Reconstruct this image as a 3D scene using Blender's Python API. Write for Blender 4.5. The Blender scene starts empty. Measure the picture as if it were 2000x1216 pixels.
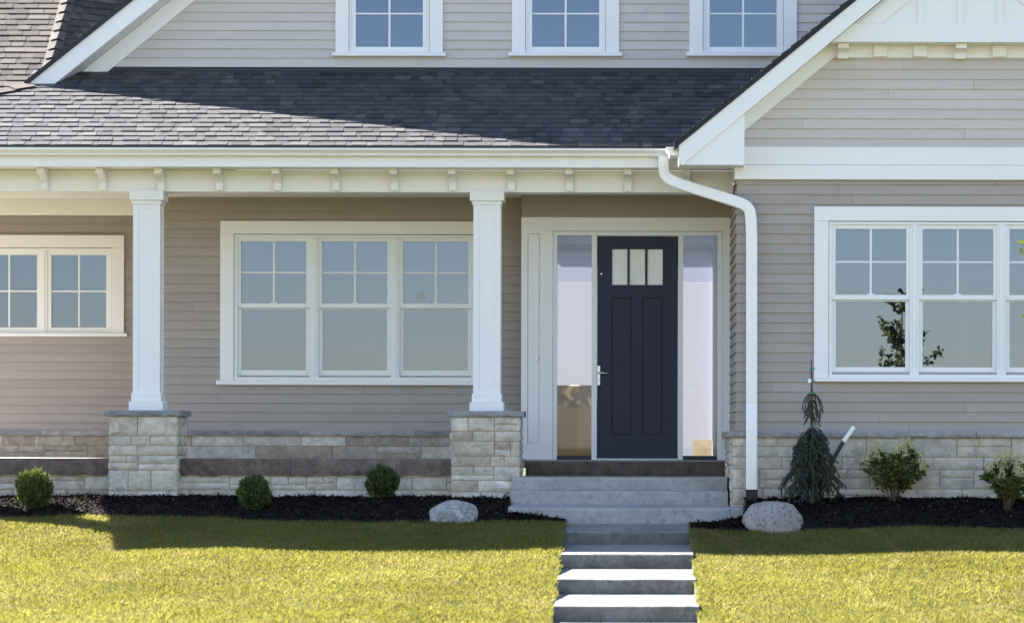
import bpy, math, random
import numpy as np
from mathutils import Vector, noise

R = math.radians
C = bpy.context.scene.collection
random.seed(7)
rng = np.random.default_rng(11)

# ------------------------------------------------------------------ camera, sky, sun, exposure
F, CY, CZ = 6300.0, 35.8, 0.15          # focal length in photo pixels, camera distance from the main wall, camera height
ROLL = 0.0020
VX, VY = 1240.0, 869.0                  # photo pixel of the optical axis
sc = bpy.context.scene
cd = bpy.data.cameras.new('camera')
cam = bpy.data.objects.new('camera', cd); C.objects.link(cam)
cam.location = (0, -CY, CZ)
cam.rotation_euler = (R(90), -ROLL, 0)
cd.sensor_width = 36; cd.lens = F / 2000 * 36
cd.shift_x = -(VX - 1000) / 2000; cd.shift_y = (VY - 608) / 2000
cd.clip_start = 0.5; cd.clip_end = 6000
cd.dof.use_dof = True; cd.dof.focus_distance = 34.3; cd.dof.aperture_fstop = 2.2
sc.camera = cam

SUN_D = Vector((1.84, -1.0, -1.77)).normalized()     # travel direction of sunlight
elev = math.asin(-SUN_D.z); azim = math.atan2(-SUN_D.x, -SUN_D.y)   # azimuth from +Y toward +X
w = bpy.data.worlds.new('World'); sc.world = w; w.use_nodes = True
wn = w.node_tree.nodes; wl = w.node_tree.links
bg = wn['Background']
sky = wn.new('ShaderNodeTexSky'); sky.sky_type = 'NISHITA'; sky.sun_disc = False
sky.sun_elevation = elev; sky.sun_rotation = azim
sky.air_density = 1.0; sky.dust_density = 0.3; sky.ozone_density = 2.2
sm_ = wn.new('ShaderNodeMix'); sm_.data_type = 'RGBA'; sm_.blend_type = 'MULTIPLY'; sm_.inputs[0].default_value = 1
sm_.inputs[7].default_value = (1.07, .985, .975, 1)      # slightly hazy, less cyan sky
wl.new(sky.outputs[0], sm_.inputs[6]); wl.new(sm_.outputs[2], bg.inputs[0]); bg.inputs[1].default_value = 0.074
sd = bpy.data.lights.new('sun', 'SUN'); sd.energy = 5.0; sd.angle = R(0.53); sd.color = (1.0, 0.94, 0.87)
so = bpy.data.objects.new('sun', sd); C.objects.link(so); so.location = (-20, 12, 25)
so.rotation_euler = SUN_D.to_track_quat('-Z', 'Y').to_euler()
sc.view_settings.view_transform = 'Standard'; sc.view_settings.look = 'None'
sc.view_settings.exposure = 2.44; sc.view_settings.gamma = 1
sc.render.engine = 'CYCLES'
sc.cycles.max_bounces = 8; sc.cycles.diffuse_bounces = 5; sc.cycles.transparent_max_bounces = 16
sc.cycles.use_denoising = True
sc.cycles.sample_clamp_indirect = 8

# measured positions: photo column / row on a facade plane of known depth -> metres
def X(px, y, py=700): return (px + ROLL * (py - VY) - VX) * (CY + y) / F
def Z(py, y, px=1000): return CZ + (VY - (py - ROLL * (px - VX))) * (CY + y) / F

# ------------------------------------------------------------------ materials
def new_mat(name):
    m = bpy.data.materials.new(name); m.use_nodes = True
    return m, m.node_tree.nodes, m.node_tree.links, m.node_tree.nodes['Principled BSDF']

def tex(n, l, scale, detail=4, rough=.6, vec_scale=None, coord='Object'):
    tc = n.new('ShaderNodeTexCoord'); out = tc.outputs[coord]
    if vec_scale:
        mp = n.new('ShaderNodeMapping'); mp.inputs['Scale'].default_value = vec_scale
        l.new(out, mp.inputs[0]); out = mp.outputs[0]
    t = n.new('ShaderNodeTexNoise'); t.inputs['Scale'].default_value = scale
    t.inputs['Detail'].default_value = detail; t.inputs['Roughness'].default_value = rough
    l.new(out, t.inputs[0]); return t

def mix(n, l, fac, a, b, blend='MIX'):
    x = n.new('ShaderNodeMix'); x.data_type = 'RGBA'; x.blend_type = blend
    for s, v in ((x.inputs[0], fac), (x.inputs[6], a), (x.inputs[7], b)):
        if hasattr(v, 'links') or hasattr(v, 'is_linked'): l.new(v, s)
        else: s.default_value = v if isinstance(v, float) else (*v, 1)
    return x.outputs[2]

def ramp(n, l, src, lo, hi):
    r = n.new('ShaderNodeMapRange'); r.inputs[1].default_value = lo; r.inputs[2].default_value = hi
    l.new(src, r.inputs[0]); return r.outputs[0]

def bump(n, l, p, src, strength, dist):
    b = n.new('ShaderNodeBump'); b.inputs['Strength'].default_value = strength; b.inputs['Distance'].default_value = dist
    l.new(src, b.inputs['Height']); l.new(b.outputs[0], p.inputs['Normal'])

def paint(name, col, rough=.5, var=.06, spec=.4):
    m, n, l, p = new_mat(name)
    t = tex(n, l, 1.3, 5, .65)
    dark = tuple(c * (1 - var) for c in col); lite = tuple(min(1, c * (1 + var * .5)) for c in col)
    c = mix(n, l, ramp(n, l, t.outputs[0], .3, .7), dark, lite)
    l.new(c, p.inputs['Base Color']); p.inputs['Roughness'].default_value = rough
    p.inputs['Specular IOR Level'].default_value = spec
    t2 = tex(n, l, 60, 3); bump(n, l, p, t2.outputs[0], .15, .002)
    return m

def toned(name, cols, rough=.8, scale=8, amt=.35, bstr=.4, bdist=.006, bscale=45, spec=.3, vec=None, sat=None):
    """colour from the per-face 'tone' value through a ramp, mottled by noise"""
    m, n, l, p = new_mat(name)
    a = n.new('ShaderNodeAttribute'); a.attribute_name = 'tone'
    cr = n.new('ShaderNodeValToRGB'); cr.color_ramp.elements.remove(cr.color_ramp.elements[0])
    for i, (pos, c) in enumerate(cols):
        e = cr.color_ramp.elements[0] if i == 0 else cr.color_ramp.elements.new(pos)
        e.position = pos; e.color = (*c, 1)
    l.new(a.outputs['Fac'], cr.inputs[0])
    t = tex(n, l, scale, 6, .7, vec)
    f = ramp(n, l, t.outputs[0], .3, .72)
    g = n.new('ShaderNodeMapRange'); g.inputs[3].default_value = 1 - amt; g.inputs[4].default_value = 1 + amt * .45
    l.new(f, g.inputs[0])
    cb = n.new('ShaderNodeCombineColor')
    for i in range(3): l.new(g.outputs[0], cb.inputs[i])
    c = mix(n, l, 1.0, cr.outputs[0], cb.outputs[0], 'MULTIPLY')
    l.new(c, p.inputs['Base Color']); p.inputs['Roughness'].default_value = rough
    p.inputs['Specular IOR Level'].default_value = spec
    t2 = tex(n, l, bscale, 6, .7); bump(n, l, p, t2.outputs[0], bstr, bdist)
    return m

def leafmat(name, trans=.45, tint=(1.15, 1.1, .6), rough=.55, spec=.25):
    """leaf colour from the vertex colour 'col' (kind of leaf / blade), thin and translucent"""
    m, n, l, p = new_mat(name)
    a = n.new('ShaderNodeAttribute'); a.attribute_name = 'col'
    l.new(a.outputs['Color'], p.inputs['Base Color']); p.inputs['Roughness'].default_value = rough
    p.inputs['Specular IOR Level'].default_value = spec
    tr = n.new('ShaderNodeBsdfTranslucent')
    l.new(mix(n, l, 1.0, a.outputs['Color'], tint, 'MULTIPLY'), tr.inputs[0])
    ms = n.new('ShaderNodeMixShader'); ms.inputs[0].default_value = trans
    l.new(p.outputs[0], ms.inputs[1]); l.new(tr.outputs[0], ms.inputs[2])
    l.new(ms.outputs[0], n['Material Output'].inputs[0])
    return m

def glass(name, refl, tint, gcol=(1, 1, 1), rough=.0):
    m, n, l, p = new_mat(name); n.remove(p)
    g = n.new('ShaderNodeBsdfGlossy'); g.inputs['Color'].default_value = (*gcol, 1); g.inputs['Roughness'].default_value = rough
    t = n.new('ShaderNodeBsdfTransparent'); t.inputs[0].default_value = (*tint, 1)
    ms = n.new('ShaderNodeMixShader'); ms.inputs[0].default_value = refl
    l.new(t.outputs[0], ms.inputs[1]); l.new(g.outputs[0], ms.inputs[2])
    tt = tex(n, l, .9, 2, .5)
    b = n.new('ShaderNodeBump'); b.inputs['Strength'].default_value = .06; b.inputs['Distance'].default_value = .004
    l.new(tt.outputs[0], b.inputs['Height']); l.new(b.outputs[0], g.inputs['Normal'])
    l.new(ms.outputs[0], n['Material Output'].inputs[0])
    return m

M = {}
M['white'] = paint('white_paint', (.83, .808, .80), .45, .03)
M['white_metal'] = paint('white_metal', (.85, .83, .80), .32, .03)
M['ceiling'] = paint('porch_ceiling_paint', (.72, .69, .62), .6, .05)
M['sash'] = paint('white_vinyl', (.80, .80, .79), .4, .02)
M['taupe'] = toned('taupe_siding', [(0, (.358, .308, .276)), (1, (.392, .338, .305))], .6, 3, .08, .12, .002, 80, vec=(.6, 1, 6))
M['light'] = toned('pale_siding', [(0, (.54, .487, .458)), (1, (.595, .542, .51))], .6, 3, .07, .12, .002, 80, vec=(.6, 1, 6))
M['shingle'] = toned('asphalt_shingle', [(0, (.013, .0135, .018)), (.35, (.036, .036, .042)), (.7, (.060, .058, .060)), (1, (.092, .086, .085))], .8, 30, .42, .8, .004, 120, .65)
M['brown_shingle'] = toned('brown_shingle', [(0, (.034, .027, .023)), (.4, (.058, .046, .039)), (.75, (.086, .07, .058)), (1, (.118, .097, .082))], .8, 30, .3, .6, .004, 160, .45)
M['black'] = paint('black_metal', (.018, .02, .028), .5, .1)
M['stone'] = toned('limestone', [(0, (.43, .345, .265)), (.2, (.54, .455, .355)), (.45, (.64, .56, .45)), (.65, (.70, .62, .51)), (.82, (.58, .525, .455)), (1, (.77, .705, .60))], .85, 9, .40, .9, .02, 30)
M['mortar'] = toned('mortar', [(0, (.42, .335, .235)), (1, (.42, .335, .235))], .9, 12, .2, .5, .004, 60)
M['cap'] = toned('grey_stone_cap', [(0, (.26, .26, .27)), (1, (.40, .38, .37))], .8, 10, .4, .8, .01, 40)
M['dark_stone'] = toned('dark_brown_stone', [(0, (.13, .093, .073)), (1, (.19, .142, .115))], .75, 9, .5, .9, .015, 30)
M['floor'] = toned('porch_concrete', [(0, (.42, .39, .36)), (1, (.46, .43, .40))], .8, 5, .25, .3, .004, 50)
M['door'] = paint('navy_door_paint', (.027, .028, .056), .5, .12, .25)
M['steel'] = paint('satin_nickel', (.62, .62, .62), .3, .03)
M['steel'].node_tree.nodes['Principled BSDF'].inputs['Metallic'].default_value = .85
M['room'] = paint('interior_paint', (.50, .54, .58), .7, .04)
M['roomfloor'] = paint('interior_oak', (.14, .09, .05), .6, .15)
M['glass'] = glass('window_glass', .21, (.37, .43, .47), (.465, .565, .745))
M['sideglass'] = glass('sidelight_glass', .06, (.77, .80, .83), (.74, .76, 1.0))
M['clear'] = glass('garden_glass', .02, (.11, .092, .065))
M['frost'] = paint('frosted_glass', (.90, .89, .84), .35, .2)
M['rubber'] = paint('black_rubber', (.012, .012, .013), .6, .1)
M['bark'] = toned('bark', [(0, (.09, .062, .042)), (1, (.15, .11, .08))], .9, 25, .5, .8, .006, 60)
M['leaf'] = leafmat('leaf', .35)
M['needle'] = leafmat('needle', .12, (1, 1, .8))
M['grass'] = leafmat('grass_blade', .55, (1.62, 1.50, .80), .6)
M['tie'] = paint('green_tie', (.01, .19, .12), .5, .05)
M['darkpole'] = paint('dark_green_plastic', (.012, .03, .028), .4, .05)

def concrete(name, base, stain, face=.9):
    m, n, l, p = new_mat(name)
    t = tex(n, l, 2.2, 7, .72, (1, 1, 2.2)); t2 = tex(n, l, 14, 6, .75)
    c = mix(n, l, ramp(n, l, t.outputs[0], .42, .66), base, stain)
    c = mix(n, l, ramp(n, l, t2.outputs[0], .50, .72), c, tuple(s * .6 for s in stain))
    t3 = n.new('ShaderNodeTexVoronoi'); t3.inputs['Scale'].default_value = 22
    tc = n.new('ShaderNodeTexCoord'); l.new(tc.outputs['Object'], t3.inputs[0])
    c = mix(n, l, ramp(n, l, t3.outputs[0], .10, .04), c, tuple(s * .45 for s in stain))
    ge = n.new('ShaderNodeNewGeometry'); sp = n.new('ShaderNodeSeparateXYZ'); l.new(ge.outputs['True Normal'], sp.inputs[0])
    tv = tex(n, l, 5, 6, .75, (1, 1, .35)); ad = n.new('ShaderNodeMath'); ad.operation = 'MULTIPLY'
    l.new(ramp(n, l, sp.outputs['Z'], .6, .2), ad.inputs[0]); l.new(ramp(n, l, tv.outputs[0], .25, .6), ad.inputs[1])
    c = mix(n, l, ad.outputs[0], c, mix(n, l, 1.0, c, (face, face, face * .98), 'MULTIPLY'))      # upright faces darker, broken up by noise
    l.new(c, p.inputs['Base Color']); p.inputs['Roughness'].default_value = .8
    tb = tex(n, l, 70, 6, .7); bump(n, l, p, tb.outputs[0], .35, .004)
    return m
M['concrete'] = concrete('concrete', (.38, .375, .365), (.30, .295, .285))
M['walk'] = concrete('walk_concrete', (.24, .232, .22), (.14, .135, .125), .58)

def granite(name, a, b, c2, scale):
    m, n, l, p = new_mat(name)
    t = tex(n, l, 3, 6, .7); t2 = tex(n, l, scale, 5, .8)
    c = mix(n, l, ramp(n, l, t.outputs[0], .38, .62), a, b)
    c = mix(n, l, ramp(n, l, t2.outputs[0], .52, .60), c, c2)
    l.new(c, p.inputs['Base Color']); p.inputs['Roughness'].default_value = .85
    bump(n, l, p, tex(n, l, 40, 8, .75).outputs[0], .9, .012)
    return m

# ------------------------------------------------------------------ mesh helpers
class MB:
    def __init__(s): s.v = []; s.f = []; s.t = []
    def add(s, vs, fs, tone=.5):
        o = len(s.v); s.v += [tuple(q) for q in vs]
        s.f += [[o + i for i in f] for f in fs]; s.t += [tone] * len(fs); return s
    def box(s, x0, x1, y0, y1, z0, z1, tone=.5):
        if x0 > x1: x0, x1 = x1, x0
        if y0 > y1: y0, y1 = y1, y0
        if z0 > z1: z0, z1 = z1, z0
        return s.add([(x0,y0,z0),(x1,y0,z0),(x1,y1,z0),(x0,y1,z0),(x0,y0,z1),(x1,y0,z1),(x1,y1,z1),(x0,y1,z1)],
              [(0,3,2,1),(4,5,6,7),(0,1,5,4),(1,2,6,5),(2,3,7,6),(3,0,4,7)], tone)
    def prism(s, prof, axis, lo, hi, tone=.5):
        """closed profile (a,b) pulled along axis: 'y' -> (a=x,b=z); 'x' -> (a=y,b=z); 'z' -> (a=x,b=y)"""
        mk = {'y': lambda a, b, t: (a, t, b), 'x': lambda a, b, t: (t, a, b), 'z': lambda a, b, t: (a, b, t)}[axis]
        n = len(prof)
        vs = [mk(a, b, lo) for a, b in prof] + [mk(a, b, hi) for a, b in prof]
        fs = [list(range(n))[::-1], list(range(n, 2 * n))] + [(i, (i + 1) % n, n + (i + 1) % n, n + i) for i in range(n)]
        return s.add(vs, fs, tone)
    def ring(s, x0, x1, z0, z1, wl, wr, wb, wt, y0, y1):
        s.box(x0, x0 + wl, y0, y1, z0, z1); s.box(x1 - wr, x1, y0, y1, z0, z1)
        s.box(x0 + wl, x1 - wr, y0, y1, z0, z0 + wb); s.box(x0 + wl, x1 - wr, y0, y1, z1 - wt, z1); return s
    def tube(s, pts, rads, k=7, tone=.5):
        pts = [Vector(p) for p in pts]; o = len(s.v); fs = []
        for i, p in enumerate(pts):
            d = (pts[min(i + 1, len(pts) - 1)] - pts[max(i - 1, 0)]).normalized()
            a = d.orthogonal().normalized() if i == 0 else (a - d * a.dot(d)).normalized()
            b = d.cross(a)
            r = rads[i] if isinstance(rads, (list, tuple)) else rads
            s.v += [tuple(p + (a * math.cos(2 * math.pi * j / k) + b * math.sin(2 * math.pi * j / k)) * r) for j in range(k)]
        for i in range(len(pts) - 1):
            for j in range(k):
                fs.append([o + i * k + j, o + i * k + (j + 1) % k, o + (i + 1) * k + (j + 1) % k, o + (i + 1) * k + j])
        fs.append([o + j for j in range(k)][::-1]); fs.append([o + (len(pts) - 1) * k + j for j in range(k)])
        s.f += fs; s.t += [tone] * len(fs); return s
    def build(s, name, mat, parent=None, smooth=False, bevel=0, origin=None):
        me = bpy.data.meshes.new(name); me.from_pydata(s.v, [], s.f)
        at = me.attributes.new('tone', 'FLOAT', 'FACE'); at.data.foreach_set('value', np.array(s.t, dtype=np.float32))
        me.materials.append(mat)
        if smooth: me.polygons.foreach_set('use_smooth', [True] * len(me.polygons))
        ob = bpy.data.objects.new(name, me); C.objects.link(ob)
        if parent: ob.parent = parent
        if bevel:
            md = ob.modifiers.new('bevel', 'BEVEL'); md.width = bevel; md.segments = 2; md.limit_method = 'ANGLE'
        return ob

def np_mesh(name, verts, faces_n, mat, parent=None, col=None, k=4):
    """verts (N*k,3): N separate faces of k corners each; col (N*k,3)"""
    me = bpy.data.meshes.new(name); nv = len(verts); nf = nv // k
    me.vertices.add(nv); me.vertices.foreach_set('co', verts.astype(np.float32).ravel())
    me.loops.add(nv); me.loops.foreach_set('vertex_index', np.arange(nv, dtype=np.int32))
    me.polygons.add(nf); me.polygons.foreach_set('loop_start', np.arange(0, nv, k, dtype=np.int32))
    me.update(calc_edges=True)
    if col is not None:
        a = me.attributes.new('col', 'FLOAT_COLOR', 'POINT')
        a.data.foreach_set('color', np.concatenate([col, np.ones((nv, 1))], 1).astype(np.float32).ravel())
    me.materials.append(mat)
    ob = bpy.data.objects.new(name, me); C.objects.link(ob)
    if parent: ob.parent = parent
    return ob

def unit(a): return a / (np.linalg.norm(a, axis=1, keepdims=True) + 1e-9)
def leaves(P, D, L, W, fold=0.0):
    """diamond leaves: base points, directions, lengths, half widths -> (n*4,3)"""
    n = len(P); D = unit(D); S = unit(np.cross(D, rng.normal(size=(n, 3))))
    L = np.broadcast_to(L, (n,))[:, None]; W = np.broadcast_to(W, (n,))[:, None]
    N = np.cross(D, S)
    v = np.stack([P, P + D * L * .45 + S * W + N * fold * L, P + D * L, P + D * L * .45 - S * W + N * fold * L], 1)
    return v.reshape(-1, 3)
def colors(n, palette, k=4, jit=.25):
    pal = np.array(palette); c = pal[rng.integers(0, len(pal), n)] * (1 + rng.uniform(-jit, jit, (n, 1)))
    return np.repeat(c, k, 0)

def thing(name, label, cat, loc=(0, 0, 0), group=None):
    o = bpy.data.objects.new(name, None); C.objects.link(o); o.location = loc
    return tag(o, label, cat, group)
def tag(o, label, cat, group=None):
    o['label'] = label; o['category'] = cat
    if group: o['group'] = group
    return o
def struct(o, kind='structure'): o['kind'] = kind; return o

def smooth_path(pts, it=3):
    pts = [Vector(p) for p in pts]
    for _ in range(it):
        q = [pts[0]]
        for a, b in zip(pts, pts[1:]): q += [a * .75 + b * .25, a * .25 + b * .75]
        pts = q + [pts[-1]]
    return pts

# ------------------------------------------------------------------ the house
house = thing('house', 'taupe clapboard house with white trim, stone base and navy front door', 'house')
Y_MAIN, Y_DOOR, Y_WING, Y_LEFT = 0.0, -0.40, -2.56, 2.15
EXPO = 0.1016
WING_X = X(1439.5, Y_WING)

def siding(name, mat, u0, u1, z0, z1, mp, holes=(), clip=None, expo=EXPO, seed=1, joint=3.4):
    """lapped boards; mp(u, out, z) -> point; clip(z)->(u0,u1)"""
    rd = random.Random(seed); mb = MB(); z = z0; k = 0
    while z < z1 - .004:
        zt = min(z + expo, z1)
        a, b = (u0, u1) if clip is None else clip((z + zt) / 2)
        spans = [(max(a, u0), min(b, u1))]
        for h0, h1, g0, g1 in holes:
            if zt > g0 + .002 and z < g1 - .002:
                ns = []
                for s0, s1 in spans:
                    if h0 > s0: ns.append((s0, min(s1, h0)))
                    if h1 < s1: ns.append((max(s0, h1), s1))
                spans = [q for q in ns if q[1] - q[0] > .005]
        cuts = []; c = u0 + rd.uniform(.3, joint)
        while c < u1: cuts.append(c); c += rd.uniform(joint * .8, joint * 1.25)
        if rd.random() < .35: cuts = []
        for s0, s1 in spans:
            e = [s0] + [c for c in cuts if s0 + .15 < c < s1 - .15] + [s1]
            for c in e[1:-1]:                      # recessed butt joint
                mb.add([mp(uu, o, zz) for uu in (c - .0018, c + .0018) for o, zz in ((0, z), (.006, z), (.0, zt))], [(0, 1, 2), (5, 4, 3), (1, 4, 5, 2), (0, 3, 4, 1)], 0)
            e2 = [s0] + [q for c in e[1:-1] for q in (c - .0018, c + .0018)] + [s1]
            for p, q in zip(e2[::2], e2[1::2]):
                t = .5 * (zt - z) / expo
                vs = [mp(uu, o, zz) for uu in (p, q) for o, zz in ((0, z), (.019, z), (.003, zt), (0, zt))]
                mb.add(vs, [(0, 1, 2, 3), (7, 6, 5, 4), (1, 5, 6, 2), (0, 4, 5, 1), (2, 6, 7, 3), (0, 3, 7, 4)], rd.random())
        z = zt; k += 1
    return mb.build(name, mat, house)

def front(y): return lambda u, o, z: (u, y - o, z)

# --- windows ------------------------------------------------------------------
def window(y, cas, head, side, sill_h, units, top, bot, hung, rail=None, sill_ext=.04, vis=True, rows=2):
    """cas=(x0,x1,z0,z1) outer casing; units=[(x0,x1)] frame extents; top/bot = frame extents in z"""
    x0, x1, z0, z1 = cas
    mb = MB()
    mb.box(x0, x1, y - .046, y + .02, z1 - head, z1)
    mb.box(x0, x0 + side, y - .044, y + .02, z0, z1 - head - .001); mb.box(x1 - side, x1, y - .044, y + .02, z0, z1 - head - .001)
    win = mb.build('window', M['white'], house, bevel=.003)
    s = MB(); s.box(x0 - sill_ext, x1 + sill_ext, y - .075, y + .03, z0 - sill_h, z0 - .001)
    s.build('sill', M['white'], win, bevel=.004)
    fm = MB()
    a, b = x0 + side, x1 - side
    # outer frame and mullions
    fm.box(a + .004, units[0][0] + .022, y - .028, y + .09, z0, top); fm.box(units[-1][1] - .022, b - .004, y - .028, y + .09, z0, top)
    fm.box(a + .004, b - .004, y - .034, y + .09, top - .022, z1 - head - .007)
    fm.box(a + .004, b - .004, y - .040, y + .09, z0, bot + .004)
    for u, v in zip(units, units[1:]):
        fm.box(u[1] - .022, v[0] + .022, y - .026, y + .09, bot + .004, top - .022)
        fm.box(u[1] + .006, v[0] - .006, y - .036, y - .026, bot + .004, top - .022)
    fm.build('frame', M['sash'], win, bevel=.002)
    for u0, u1 in units:
        u0 += .022; u1 -= .022; t = top - .022; bt = bot + .004
        sm = MB(); pm = MB(); gm = MB()
        def mun(gx0, gx1, gz0, gz1, yy, cols, rws):
            for i in range(1, cols):
                c = gx0 + (gx1 - gx0) * i / cols; sm.box(c - .011, c + .011, yy - .006, yy - .001, gz0, gz1)
            for i in range(1, rws):
                c = gz0 + (gz1 - gz0) * i / rws
                for j in range(cols):
                    xa = gx0 + (gx1 - gx0) * j / cols + (.011 if j else 0); xb = gx0 + (gx1 - gx0) * (j + 1) / cols - (.011 if j < cols - 1 else 0)
                    sm.box(xa, xb, yy - .006, yy - .001, c - .009, c + .009)
        st = .036
        if hung:
            r0, r1 = rail
            yy = y + .012
            sm.ring(u0, u1, r0, t, st, st, r1 - r0, .045, y - .012, y + .03)
            pm.add([(u0 + st, yy, r1), (u1 - st, yy, r1), (u1 - st, yy, t - .045), (u0 + st, yy, t - .045)], [(0, 1, 2, 3)])
            mun(u0 + st, u1 - st, r1, t - .045, yy, 2, 2)
            sm.ring(u0, u1, bt, r0 - .004, st + .005, st + .005, .078, .012, y + .012, y + .055)
            yy = y + .036
            pm.add([(u0 + st + .005, yy, bt + .078), (u1 - st - .005, yy, bt + .078), (u1 - st - .005, yy, r0 - .016), (u0 + st + .005, yy, r0 - .016)], [(0, 1, 2, 3)])
            sm.box((u0 + u1) / 2 - .035, (u0 + u1) / 2 + .035, y - .006, y + .008, r1, r1 + .012)
        else:
            sm.ring(u0, u1, bt, t, .048, .048, .055, .05, y - .014, y + .04)
            yy = y + .014
            pm.add([(u0 + .048, yy, bt + .055), (u1 - .048, yy, bt + .055), (u1 - .048, yy, t - .05), (u0 + .048, yy, t - .05)], [(0, 1, 2, 3)])
            mun(u0 + .048, u1 - .048, bt + .055, t - .05, yy, 2, rows)
        sm.build('sash', M['sash'], win, bevel=.002); pm.build('pane', M['glass'], win)
    return (x0 + side - .01, x1 - side + .01, z0 + .085, z1 - head + .004)

def room(x0, x1, y0, y1, z0, z1, back=True):
    mb = MB()
    mb.add([(x0,y0,z0),(x0,y1,z0),(x0,y1,z1),(x0,y0,z1)], [(0,1,2,3)]); mb.add([(x1,y0,z0),(x1,y1,z0),(x1,y1,z1),(x1,y0,z1)], [(3,2,1,0)])
    mb.add([(x0,y0,z1),(x1,y0,z1),(x1,y1,z1),(x0,y1,z1)], [(0,1,2,3)])
    if back: mb.add([(x0,y1,z0),(x1,y1,z0),(x1,y1,z1),(x0,y1,z1)], [(0,1,2,3)])
    r = mb.build('interior_wall', M['room'], house)
    f = MB(); f.add([(x0,y0,z0),(x1,y0,z0),(x1,y1,z0),(x0,y1,z0)], [(3,2,1,0)]); f.build('interior_floor', M['roomfloor'], house)
    return r

# main porch window (three double-hung units)
y = Y_MAIN
c = (X(430.6, y), X(952, y), Z(742.5, y, 600), Z(432, y, 600))
H_MAIN = window(y, c, (457.5 - 432) / 176, 26.5 / 176, 9 / 176, [(X(a, y), X(a + 148, y)) for a in (460.5, 618.7, 776.9)],
       Z(460, y, 600), Z(737, y, 600), True, (Z(601.5, y, 600), Z(592.5, y, 600)))
# left window (two casements)
y = Y_LEFT
c = (X(-76, y), X(243, y), Z(650.5, y, 100), Z(459.5, y, 100))
H_LEFT = window(y, c, 24 / 166, 24.4 / 166, 6.5 / 166, [(X(-49, y), X(84, y)), (X(89, y), X(219, y))], Z(486, y, 100), Z(649, y, 100), False, rows=2)
# wing window
y = Y_WING
c = (X(1589.5, y), X(2151, y), Z(737.5, y, 1700), Z(404, y, 1700))
H_WING = window(y, c, 28 / 189.5, 28 / 189.5, 7.8 / 189.5, [(X(a, y), X(a + 160, y)) for a in (1620.5, 1790.3, 1960.1)],
       Z(434.5, y, 1700), Z(732, y, 1700), True, (Z(585.5, y, 1700), Z(575.5, y, 1700)), sill_ext=.0)
# three upstairs windows
y = Y_MAIN
H_UP = []
for cx in (759.5, 1103.7, 1450.3):
    zz = Z(103.5 , y, cx)
    H_UP.append(window(y, (X(cx - 105, y), X(cx + 104.5, y), zz, zz + 1.42), .15, 26 / 176, 7.5 / 176,
            [(X(cx - 78, y), X(cx + 77.5, y))], zz + 1.25, zz + .005, False, rows=3, sill_ext=.036))

# --- walls ----------------------------------------------------------------
MAIN_X0, DOOR_X0 = X(290, 0), X(1019.5, Y_DOOR)
PL_T = .306                                    # top of the stone plinth
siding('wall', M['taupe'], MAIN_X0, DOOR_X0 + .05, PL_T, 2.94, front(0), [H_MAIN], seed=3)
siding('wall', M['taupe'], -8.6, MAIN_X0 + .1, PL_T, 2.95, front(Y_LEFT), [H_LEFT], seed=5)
mb = MB(); mb.box(MAIN_X0 - .012, MAIN_X0 + .1, .0, Y_LEFT, 0, 2.95); mb.build('wall', M['taupe'], house)
mb = MB(); mb.box(-8.75, -8.61, Y_LEFT - .01, 7.5, -.5, 3.35); mb.build('wall', M['taupe'], house)
# door bay: return wall and wall above the surround
DX0, DX1 = X(1018, Y_DOOR), X(1433, Y_DOOR)
DTOP = Z(425, Y_DOOR, 1200)
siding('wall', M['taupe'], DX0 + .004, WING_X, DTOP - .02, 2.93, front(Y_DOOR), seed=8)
mb = MB(); mb.box(DX0 + .004, DX0 + .05, Y_DOOR, -.016, 0, 2.93); mb.build('wall', M['taupe'], house)
# wing
ZA0, ZA1 = Z(323.5, Y_WING, 1700), Z(288, Y_WING, 1700)
ZB0, ZB1 = Z(351.5, Y_WING, 1700), Z(324, Y_WING, 1700)
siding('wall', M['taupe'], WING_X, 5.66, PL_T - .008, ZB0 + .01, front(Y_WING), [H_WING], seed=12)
WSL, WX0, WZ0 = .82, X(1325, -2.96), 3.20     # wing rake: slope, lower outer corner
WAP = X(1876, Y_WING)
def wing_clip(z):
    d = (z - WZ0 + .28) / WSL + WX0
    return max(WING_X, d), min(5.66, 2 * WAP - d)
siding('gable_wall', M['light'], WING_X, 5.66, ZA1 - .01, 5.1, front(Y_WING), clip=wing_clip, seed=14)
siding('side_wall', M['taupe'], Y_WING - .0, Y_DOOR, PL_T - .008, 2.93, lambda u, o, z: (WING_X - o, u, z), seed=15)
mb = MB(); mb.box(WING_X + .001, 5.64, Y_WING + .3, Y_WING + .31, 2.9, 3.2); mb.build('inner_wall', M['room'], house)
mb = MB(); mb.box(5.66, 5.72, Y_WING, 6, -.6, 3.3); mb.build('side_wall', M['taupe'], house)
# upper storey
GSL, GX0, GZ0 = .80, X(55, -.40, 164), Z(164, -.40, 55)
GCX = X(1103.7, 0); GCLIP = 6.30  # clip height of the unseen top, set for its lawn shadow
UB = Z(132.3, 0, 900)
def up_clip(z):
    d = (z - GZ0 + .34) / GSL + GX0
    return d, 2 * GCX - d
siding('gable_wall', M['light'], -7, 6, UB, GCLIP + .1, front(0), H_UP, clip=up_clip, seed=21)
mb = MB(); mb.box(GX0 + .35, 4.6, -.022, .02, UB - .055, UB - .003); mb.build('flashing', M['black'], house)

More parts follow.
